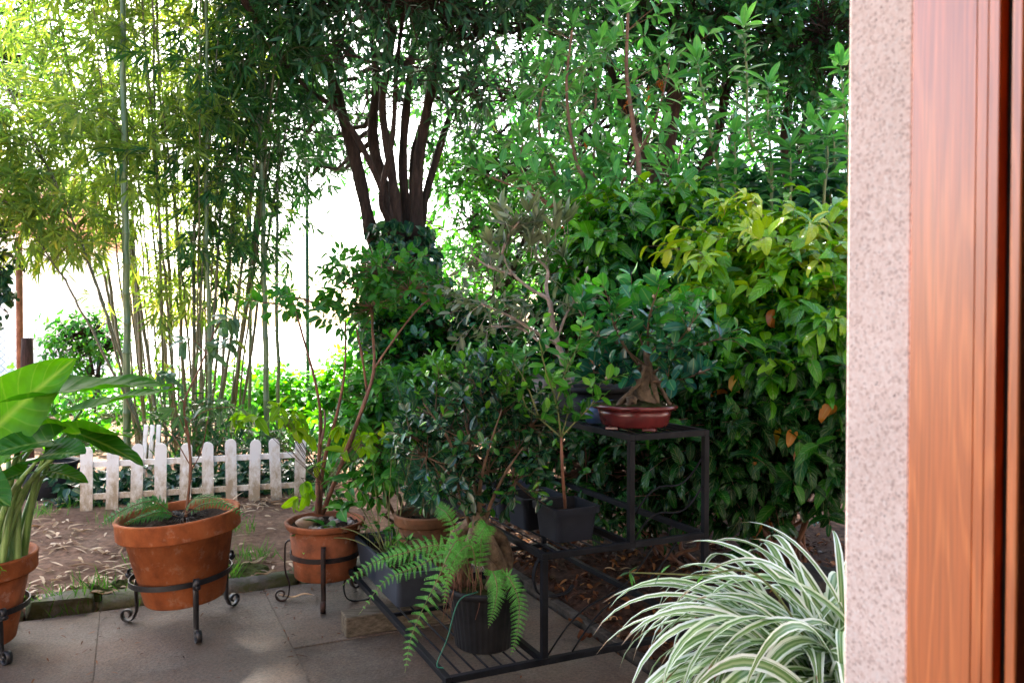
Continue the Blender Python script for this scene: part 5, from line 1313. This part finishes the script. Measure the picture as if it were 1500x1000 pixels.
# mounded shrubs with drooping leaves
def mound(label, base, lst, seed, leafm, L, W, k=8, tl=.18, tpl=T_DRP, young=.2, name='mounded_shrub', grav=.12, ztone=None, stemm='stem_red', sprig=0):
    g = rng(seed); root = thing(name, label, 'shrub', base)
    ml, mt, mb = MB(), MB(), MB()
    for (x, y, Y, rx, rz, n) in lst:
        c = px(x, y, Y); P, d = lump(c, (rx, rx * .9, rz), n, g, .55, .25)
        P = P[P[:, 2] > .06] if True else P; d = d[:len(P)]
        d = nrm(P - c)
        mb.tube(limb(np.asarray(base) + g.normal(size=3) * [.08, .08, 0], c, 10, .02, g), np.linspace(.012, .006, 10), 6)
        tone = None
        if ztone: tone = np.clip((P[:, 2] - ztone[0]) / (ztone[1] - ztone[0]), 0, 1)  # upper leaves yellow as new growth; lower ones coloured dark to imitate shade
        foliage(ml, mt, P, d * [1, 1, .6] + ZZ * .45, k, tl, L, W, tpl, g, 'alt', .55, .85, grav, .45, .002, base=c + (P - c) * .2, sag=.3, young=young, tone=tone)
        if sprig:
            for z in P[g.random(len(P)) < .05]:
                mo = MB(); m_ = 1 + int(g.random() * 2)
                mo.leaves(np.repeat(z[None] + d[:1] * 0 + nrm(z - c) * .1 + [-.02, -.07, 0], m_, 0), nrm(g.normal(size=(m_, 3)) * .5 - ZZ + nrm(z - c) * .6), np.repeat((nrm(z - c) + ZZ)[None], m_, 0), L * .8, W * .9, tpl, g.random(m_))
                part('bronze_leaf', mo, M['bronze_leaf'], root)
            q = g.random(len(P)) < sprig; Q = P[q]
            foliage(ml, mt, Q + d[q] * .06, d[q] * [1, 1, .5] + ZZ * .7 + g.normal(size=Q.shape) * .3, 10, tl * 1.7, L * 1.15, W * 1.2, tpl, g, 'alt', .45, .9, grav + .1, .45, .0025, sag=.35, young=young + .15, tone=None if tone is None else tone[q])
    part('stem', mb, M[stemm], root); part('foliage', ml, M[leafm], root); part('twig', mt, M[stemm], root)
    return root
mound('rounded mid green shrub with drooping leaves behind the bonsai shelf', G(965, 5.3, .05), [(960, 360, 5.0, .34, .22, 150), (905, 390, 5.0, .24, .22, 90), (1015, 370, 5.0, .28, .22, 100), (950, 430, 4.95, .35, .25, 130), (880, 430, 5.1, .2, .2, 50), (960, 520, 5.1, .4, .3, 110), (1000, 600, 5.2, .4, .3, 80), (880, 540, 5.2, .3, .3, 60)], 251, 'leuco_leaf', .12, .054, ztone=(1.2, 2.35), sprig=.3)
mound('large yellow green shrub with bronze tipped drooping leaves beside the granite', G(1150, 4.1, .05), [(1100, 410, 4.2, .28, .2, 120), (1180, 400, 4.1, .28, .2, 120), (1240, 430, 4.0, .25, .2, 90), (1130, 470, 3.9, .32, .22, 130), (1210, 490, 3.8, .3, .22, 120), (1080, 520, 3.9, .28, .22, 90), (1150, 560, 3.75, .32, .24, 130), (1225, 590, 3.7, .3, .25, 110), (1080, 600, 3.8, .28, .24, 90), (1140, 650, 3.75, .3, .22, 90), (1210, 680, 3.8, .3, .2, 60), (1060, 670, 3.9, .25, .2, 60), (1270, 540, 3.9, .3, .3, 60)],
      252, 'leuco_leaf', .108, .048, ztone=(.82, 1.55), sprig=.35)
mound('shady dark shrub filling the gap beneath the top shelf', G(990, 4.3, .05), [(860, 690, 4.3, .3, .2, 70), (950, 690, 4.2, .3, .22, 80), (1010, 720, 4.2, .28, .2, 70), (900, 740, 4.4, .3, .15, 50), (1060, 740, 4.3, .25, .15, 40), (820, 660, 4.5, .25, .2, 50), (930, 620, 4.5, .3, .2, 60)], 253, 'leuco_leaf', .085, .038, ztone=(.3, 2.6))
mound('broad leaved green thicket behind the yellow green shrub', G(1130, 6.4, .05), [(1060, 310, 6.3, .35, .22, 44), (1130, 300, 6.3, .4, .25, 50), (1210, 290, 6.2, .4, .28, 50), (1270, 260, 6.3, .4, .3, 40), (1100, 360, 6.2, .5, .3, 50), (1200, 350, 6.1, .5, .3, 50), (1000, 330, 6.5, .35, .25, 50)], 262, 'back_leaf', .17, .065, 6, .2, T_OVA, .1, 'leafy_bush', .1, stemm='stem_green')
mound('dark glossy camellia bush in front of the ivy clad trunk', G(625, 5.2, .05), [(600, 470, 5.1, .2, .15, 70), (650, 480, 5.0, .2, .15, 70), (580, 500, 5.0, .15, .12, 36), (630, 530, 5.0, .24, .15, 80), (680, 510, 5.1, .15, .13, 40), (620, 440, 5.2, .12, .08, 24)], 254, 'camellia_leaf', .085, .042, 7, .12, T_OVL, .35, 'camellia_bush', .05, stemm='stem')
mound('mixed bright green bush between the pebble pot and the ficus', G(590, 4.7, .05), [(560, 600, 4.5, .2, .18, 60), (610, 600, 4.6, .22, .18, 70), (545, 650, 4.5, .18, .16, 44), (650, 580, 4.6, .22, .14, 60), (600, 660, 4.5, .25, .2, 60), (700, 560, 4.6, .2, .12, 50), (530, 700, 4.6, .2, .15, 36), (660, 640, 4.6, .22, .18, 50), (720, 600, 4.7, .2, .15, 40), (740, 650, 4.7, .25, .2, 50)], 255, 'fresh_leaf', .085, .04, 7, .13, T_OVA, .25, 'leafy_bush', .15, stemm='stem')
mound('mid green bush behind the concrete trough and twisted shrub', G(770, 5.0, .05), [(740, 540, 4.9, .24, .16, 60), (800, 530, 5.0, .26, .16, 60), (840, 500, 5.0, .25, .18, 60), (770, 470, 5.2, .2, .15, 40), (700, 520, 5.1, .18, .14, 40), (780, 600, 5.0, .3, .2, 60)], 256, 'camellia_leaf', .075, .034, 7, .13, T_OVA, .2, 'leafy_bush', .1, stemm='stem')
# greenery behind the wire fence and round the bamboo foot
mound('sunlit leafy bramble climbing on the wire fence', G(450, 9.3, .05), [(430, 595, 9.2, .35, .27, 90), (490, 605, 9.1, .35, .27, 90), (380, 600, 9.2, .3, .25, 70), (440, 640, 8.6, .35, .2, 60), (400, 650, 8.4, .3, .15, 40), (500, 650, 8.3, .3, .2, 50), (540, 600, 9.0, .3, .25, 50), (330, 600, 9.3, .3, .2, 40), (520, 560, 9.2, .25, .2, 40), (460, 650, 8.8, .4, .2, 60), (540, 500, 9.0, .2, .3, 40)], 257, 'ground_leaf', .1, .08, 6, .2, T_OVA, .2, 'bramble', .1, stemm='stem_green')
mound('pale sunlit hedge in the bright yard beyond the wire fence', G(280, 11.6, .09), [(60, 580, 11.6, .6, .3, 70), (140, 590, 11.4, .6, .25, 60), (220, 575, 11.5, .6, .3, 70), (300, 585, 11.5, .6, .28, 70), (370, 575, 11.6, .6, .32, 70), (440, 580, 11.6, .5, .3, 60), (520, 560, 11.7, .5, .4, 60)], 263, 'ground_leaf', .12, .07, 7, .25, T_OVA, .2, 'hedge', .1, stemm='stem_green')
mound('low sunlit bushes left of the bamboo clump', G(130, 8.6, .05), [(110, 590, 8.6, .3, .2, 50), (170, 610, 8.4, .3, .2, 50), (60, 610, 8.6, .3, .2, 50), (210, 600, 8.8, .25, .2, 40), (120, 640, 8.0, .35, .15, 50)], 258, 'ground_leaf', .07, .045, 6, .15, T_OVA, .2, 'leafy_bush', .1, stemm='stem_green')
mound('dark dwarf bamboo undergrowth behind the picket fence', G(340, 6.9, .05), [(290, 625, 6.9, .28, .18, 44), (360, 650, 6.9, .3, .14, 50), (430, 670, 6.8, .3, .14, 44), (250, 640, 6.8, .25, .18, 40), (340, 665, 6.6, .35, .14, 50), (480, 675, 6.5, .3, .14, 40)], 259, 'bamboo_leaf_dark', .13, .022, 7, .2, T_BAM, .0, 'undergrowth', .2, stemm='culm')

# ivy ground cover by the picket fence
g = rng(271); ml = MB(); n = 900
q = (A + B) / 2 + fd * ((g.random((n, 1)) - .5) * 1.9) + fn * (-.12 - .5 * g.random((n, 1))) + ZZ * (.02 + .2 * g.random((n, 1)) ** 2)
ml.leaves(q, nrm(g.normal(size=(n, 3)) * [1, 1, .4] + [0, -.3, -.2]), ZZ + g.normal(size=(n, 3)) * .4 + [0, -.5, 0], .07, .065, T_OVA, g.random(n))
struct('ivy_ground_cover', ml, M['ivy_leaf'], 'stuff')

# ------------------------------------------------------------------ wire fence, poles, house beyond
root = thing('wire_fence', 'green chain link fence with thin posts beyond the bamboo', 'fence', (-3, 9.7, .05))
mb = MB(); Yf = 9.7; x0, x1, z0, z1 = -8.0, .2, .05, 1.25; sp = .085
for sgn in (-1, 1):
    c = np.arange(x0 - (z1 - z0), x1 + (z1 - z0), sp)
    for q in c:
        a_, b_ = (q, z0), (q + sgn * (z1 - z0), z1)
        pts = np.array([[a_[0], Yf + .003 * sgn, a_[1]], [b_[0], Yf + .003 * sgn, b_[1]]])
        d = pts[1, 0] - pts[0, 0]; t0 = max(0, min((x0 - pts[0, 0]) / d, (x1 - pts[0, 0]) / d)); t1 = min(1, max((x0 - pts[0, 0]) / d, (x1 - pts[0, 0]) / d))
        if t1 - t0 > .02: mb.tube([pts[0] + (pts[1] - pts[0]) * t0, pts[0] + (pts[1] - pts[0]) * t1], .0022, 3, False)
for z in (.1, .65, 1.24): mb.tube([[x0, Yf, z], [x1, Yf, z]], .0025, 4)
part('mesh', mb, M['wire'], root)
for x in (-7.6, -4.9, -2.42, -.15):
    mb = MB(); mb.tube([[x, Yf, -.1], [x, Yf, 1.35 if x != -2.42 else 3.2]], .022, 8); part('post', mb, M['wire'], root)
mb = MB(); c = G(28, 7.4); mb.tube([c - [0, 0, .2], [c[0] + .01, c[1], 2.05]], .028, 10); mb.lathe([(.001, .02), (.034, .015), (.034, -.02), (.029, -.02)], [c[0] + .01, c[1], 2.05], 12)
solo('metal_pole', mb, M['rust'], 'rusty thin metal pole standing in the bright yard at left', 'pole', c)
mb = MB(); c = G(40, 7.2); mb.tube(limb(c - [0, 0, .2], c + [0, 0, 1.15], 8, .003, rng(3)), np.array([.055, .054, .052, .052, .05, .05, .05, .046]), 10)
solo('wooden_post', mb, M['dark_wood'], 'dark stump of a wooden post beside the rusty pole', 'post', c)

hc = np.array([-17.5, 22.0, .08])
root = thing('house', 'pale pink house with tiled roof beyond the yard at left', 'house', hc)
mb = MB(); mb.box(hc + [0, 2, 1.9], (9, 6, 3.8), None, 0); part('wall', mb, M['render_wall'], root)
mb = MB(); v = np.array([[-4.9, -1.4, 3.75], [4.9, -1.4, 3.75], [4.9, 2, 5.6], [-4.9, 2, 5.6], [-4.9, 5.4, 3.75], [4.9, 5.4, 3.75], [-4.9, -1.4, 3.6], [4.9, -1.4, 3.6], [4.9, 5.4, 3.6], [-4.9, 5.4, 3.6]])
mb.add(v + hc, [np.array([[0, 1, 2, 3], [3, 2, 5, 4], [6, 7, 1, 0], [4, 5, 8, 9], [6, 9, 8, 7]]), np.array([[0, 3, 4, ], [1, 5, 2]]), np.array([[6, 0, 4, 9], [7, 8, 5, 1]])], False); part('roof', mb, M['roof_tile'], root)
for x in (-2.6, .2, 2.9):
    mb = MB()
    for (dx, dz, wx, wz) in ((-.5, 0, .08, 1.3), (.5, 0, .08, 1.3), (0, .61, .92, .08), (0, -.61, .92, .08)): mb.box(hc + [x + dx, -1.02, 2 + dz], (wx, .08, wz))
    f = part('window', mb, M['picket'], root)
    mb = MB(); mb.box(hc + [x, -1.005, 2], (.92, .03, 1.14)); part('pane', mb, M['glass_dark'], f)

# ------------------------------------------------------------------ litter
g = rng(301); ml = MB(); n = 5200
uu, vv = PU + .0 + 1.9 * g.random(n) ** 1.2, .9 + 4.3 * g.random(n)
P = U * uu[:, None] + V * vv[:, None]; P[:, 2] = soil_z(P[:, 0], P[:, 1]) + .02 + .018 * g.random(n)
ml.leaves(P, nrm(g.normal(size=(n, 3)) * [1, 1, .16]), ZZ + g.normal(size=(n, 3)) * .3, .025 + .06 * g.random(n) ** 2, .01 + .024 * g.random(n) ** 2, T_DRP, g.random(n) ** 1.8)
struct('leaf_litter', ml, M['dry_leaf'], 'stuff')
ml = MB(); n = 900                                            # chips and leaf bits on the bare soil
u2, v2 = -3.6 + 5.4 * g.random(n), PV + .17 + 2.2 * g.random(n) ** 1.3
P = U * u2[:, None] + V * v2[:, None]; P[:, 2] = 0
hot = np.array([gp(x, y, .05) for x, y in ((100, 800), (130, 840), (90, 870), (160, 855), (420, 738), (470, 735), (380, 742), (365, 830), (345, 850), (240, 800), (60, 780))])
q = g.random(n) < .6; P[q] = hot[g.integers(0, len(hot), q.sum())] + g.normal(size=(q.sum(), 3)) * [.16, .12, 0]
P = P[P @ V > PV + .13]; n = len(P); P[:, 2] = soil_z(P[:, 0], P[:, 1]) + .014
ml.leaves(P, nrm(g.normal(size=(n, 3)) * [1, 1, .08]), ZZ + g.normal(size=(n, 3)) * .25,   .04 + .13 * g.random(n) ** 2, .008 + .014 * g.random(n), T_BAM, g.random(n))
struct('bamboo_litter', ml, M['sheath'], 'stuff')
ml = MB(); n = 420                                            # crumbs on the patio near the kerb
u2, v2 = -2.4 + 4.0 * g.random(n), PV - .02 - 1.0 * g.random(n) ** 1.7
jq = g.random(n) < .35; u2 = np.where(jq, np.array(ul)[g.integers(1, len(ul) - 1, n)] + .012 * g.normal(size=n), u2); v2 = np.where(jq, 1.6 + 2.5 * g.random(n), v2)
P = U * u2[:, None] + V * v2[:, None]; P[:, 2] = .006
ml.leaves(P, nrm(g.normal(size=(n, 3)) * [1, 1, .05]), ZZ + g.normal(size=(n, 3)) * .2, .012 + .03 * g.random(n), .004 + .004 * g.random(n), T_BAM, g.random(n) * .8)
struct('patio_litter', ml, M['dry_leaf'], 'stuff')
ml = MB(); n = 750                                           # grass tufts along the kerb
cl = np.array([gp(x, y, .05) for x, y in ((140, 860), (225, 865), (330, 840), (370, 815), (180, 770), (60, 760), (120, 745), (215, 830), (480, 840), (445, 730), (340, 780), (100, 880))])
P = cl[g.integers(0, len(cl), n)] + g.normal(size=(n, 3)) * [.07, .05, 0]; P[:, 2] = soil_z(P[:, 0], P[:, 1])
ml.leaves(P, nrm(g.normal(size=(n, 3)) * [.5, .5, 0] + ZZ), g.normal(size=(n, 3)), .05 + .08 * g.random(n), .005, T_BAM, g.random(n))
struct('grass_tufts', ml, M['grass'], 'stuff')
mb = MB(); n = 26                                             # moss cushions on the kerb and bed edge
for k in range(n):
    c = uv(-3.2 + 4.6 * g.random(), PV + .14 + .12 * g.random(), 0); c[2] = sz(c[0], c[1]) + .0
    r_ = .06 + .09 * g.random(); m = 8
    pr = [(.001, .028)] + [(r_ * q / m, .028 * (1 - (q / m) ** 2) + .003 * g.normal()) for q in range(1, m)] + [(r_, -.02)]
    mb.lathe(pr, c, 22, scale=(1, .6)); mb.v[-1] += .003 * g.normal(size=mb.v[-1].shape)
struct('moss', mb, M['moss'], 'stuff')
# single curled sheaths one can tell apart
def sheath(x, y, h, L, wd, az, label, mat='sheath', group=None, curl=.5, name='bamboo_sheath', cat='dry leaf'):
    c = gp(x, y, h); z0 = (sz(c[0], c[1]) if h > .02 else .0) + .017; c[2] = z0
    d = np.array([math.cos(R(az)), math.sin(R(az)), 0]); xx = np.array([-d[1], d[0], 0]); vs, us = [], []
    n, m = 12, 7
    for i in range(n):
        t = i / (n - 1); w_ = wd * math.sin(math.pi * (.1 + .9 * t)) ** .6 * .5 + .001
        for j in range(m):
            s = j / (m - 1) * 2 - 1; vs.append(c + d * (t - .5) * L + xx * s * w_ + ZZ * (curl * w_ * s * s + .12 * L * (t - .5) ** 2 + .006 * math.sin(t * 9 + x))); us.append([.5 + s / 2, t])
    i, j = np.meshgrid(np.arange(n - 1), np.arange(m - 1), indexing='ij'); q = i * m + j
    mb = MB(); mb.add(np.array(vs), np.stack([q, q + 1, q + 1 + m, q + m], -1).reshape(-1, 4), True, np.full(n * m, (x * .37) % 1), np.array(us))
    return solo(name, mb, M[mat], label, cat, c, group)
for (x, y, h, L, wd, az, where) in ((120, 785, .05, .14, .025, -5, 'short pale bamboo sheath on the soil, highest of those left of the big pot'), (150, 812, .05, .12, .018, -25, 'thin pale bamboo sheath on the soil just left of the big pot rim'), (130, 832, .05, .2, .03, 5, 'long pale bamboo sheath lying level on the soil left of the big pot'),
        (135, 850, .05, .12, .04, -60, 'broad pale bamboo sheath turned towards the kerb left of the big pot'), (80, 886, .05, .2, .03, 30, 'long slanting bamboo sheath by the kerb beside the elephant ear pot'), (150, 868, .05, .14, .03, 10, 'pale bamboo sheath beside the grass tuft left of the big pot stand'),
        (365, 865, .06, .17, .025, 8, 'pale bamboo sheath by the mossy kerb between the two potted stands'), (390, 838, .05, .12, .025, 40, 'slanting bamboo sheath on the soil just left of the pebble topped pot'), (370, 822, .05, .17, .03, 60, 'steeply turned bamboo sheath on the soil right of the big pot'), (335, 820, .05, .1, .03, 70, 'short bamboo sheath close beside the upper scroll of the big pot stand'),
        (430, 735, .05, .2, .03, 10, 'long bamboo sheath at the foot of the right end picket'), (395, 738, .05, .22, .035, -30, 'widest long bamboo sheath below the right part of the picket fence'), (470, 733, .05, .15, .03, 25, 'bamboo sheath on the soil just behind the pebble topped pot'), (375, 745, .05, .18, .02, -10, 'narrow bamboo sheath on the soil behind the right rim of the big pot'),
        (300, 760, .05, .1, .02, 20, 'small bamboo sheath hidden on the soil behind the big pot'), (75, 745, .05, .18, .03, 15, 'bamboo sheath on the soil left of the left end picket')):
    sheath(x, y, h, L, wd, az, where)
sheath(435, 878, .0, .16, .02, 12, 'pale dry bamboo sheath lying on the paving by the kerb')
sheath(858, 940, .0, .075, .05, 40, 'curled brown dead leaf on the paving under the stand', 'dry_leaf', curl=.9, name='dead_leaf')
sheath(845, 915, .0, .08, .035, -20, 'flat reddish dead leaf on paving beside the curled one', 'dry_leaf', curl=.4, name='dead_leaf')
sheath(905, 838, .05, .13, .02, 0, 'long tan strip lying on the mulch under the stand', 'sheath', name='dead_leaf')
# dark stone low wall behind the spider plant
mb = MB(); g = rng(311)
for k in range(3):
    for q in range(2):
        bx = MB(); bx.box((0, 0, 0), (.36, .28, .155), None, .03, smooth=True); v = bx.v[0] + .018 * g.normal(size=bx.v[0].shape)
        mb.add(v + np.array([1.25 + .37 * k + .12 * (q % 2), 3.42 + .02 * g.normal(), .02 + .15 * q]), [f for f, _, _ in bx.f], True)
solo('stone_wall', mb, simple('dark_stone', (.02, .018, .016), (.075, .065, .058), 9, .95, .2, .8, .02), 'low dark stone wall in shade behind the spider plant', 'wall', (1.5, 3.42, 0))
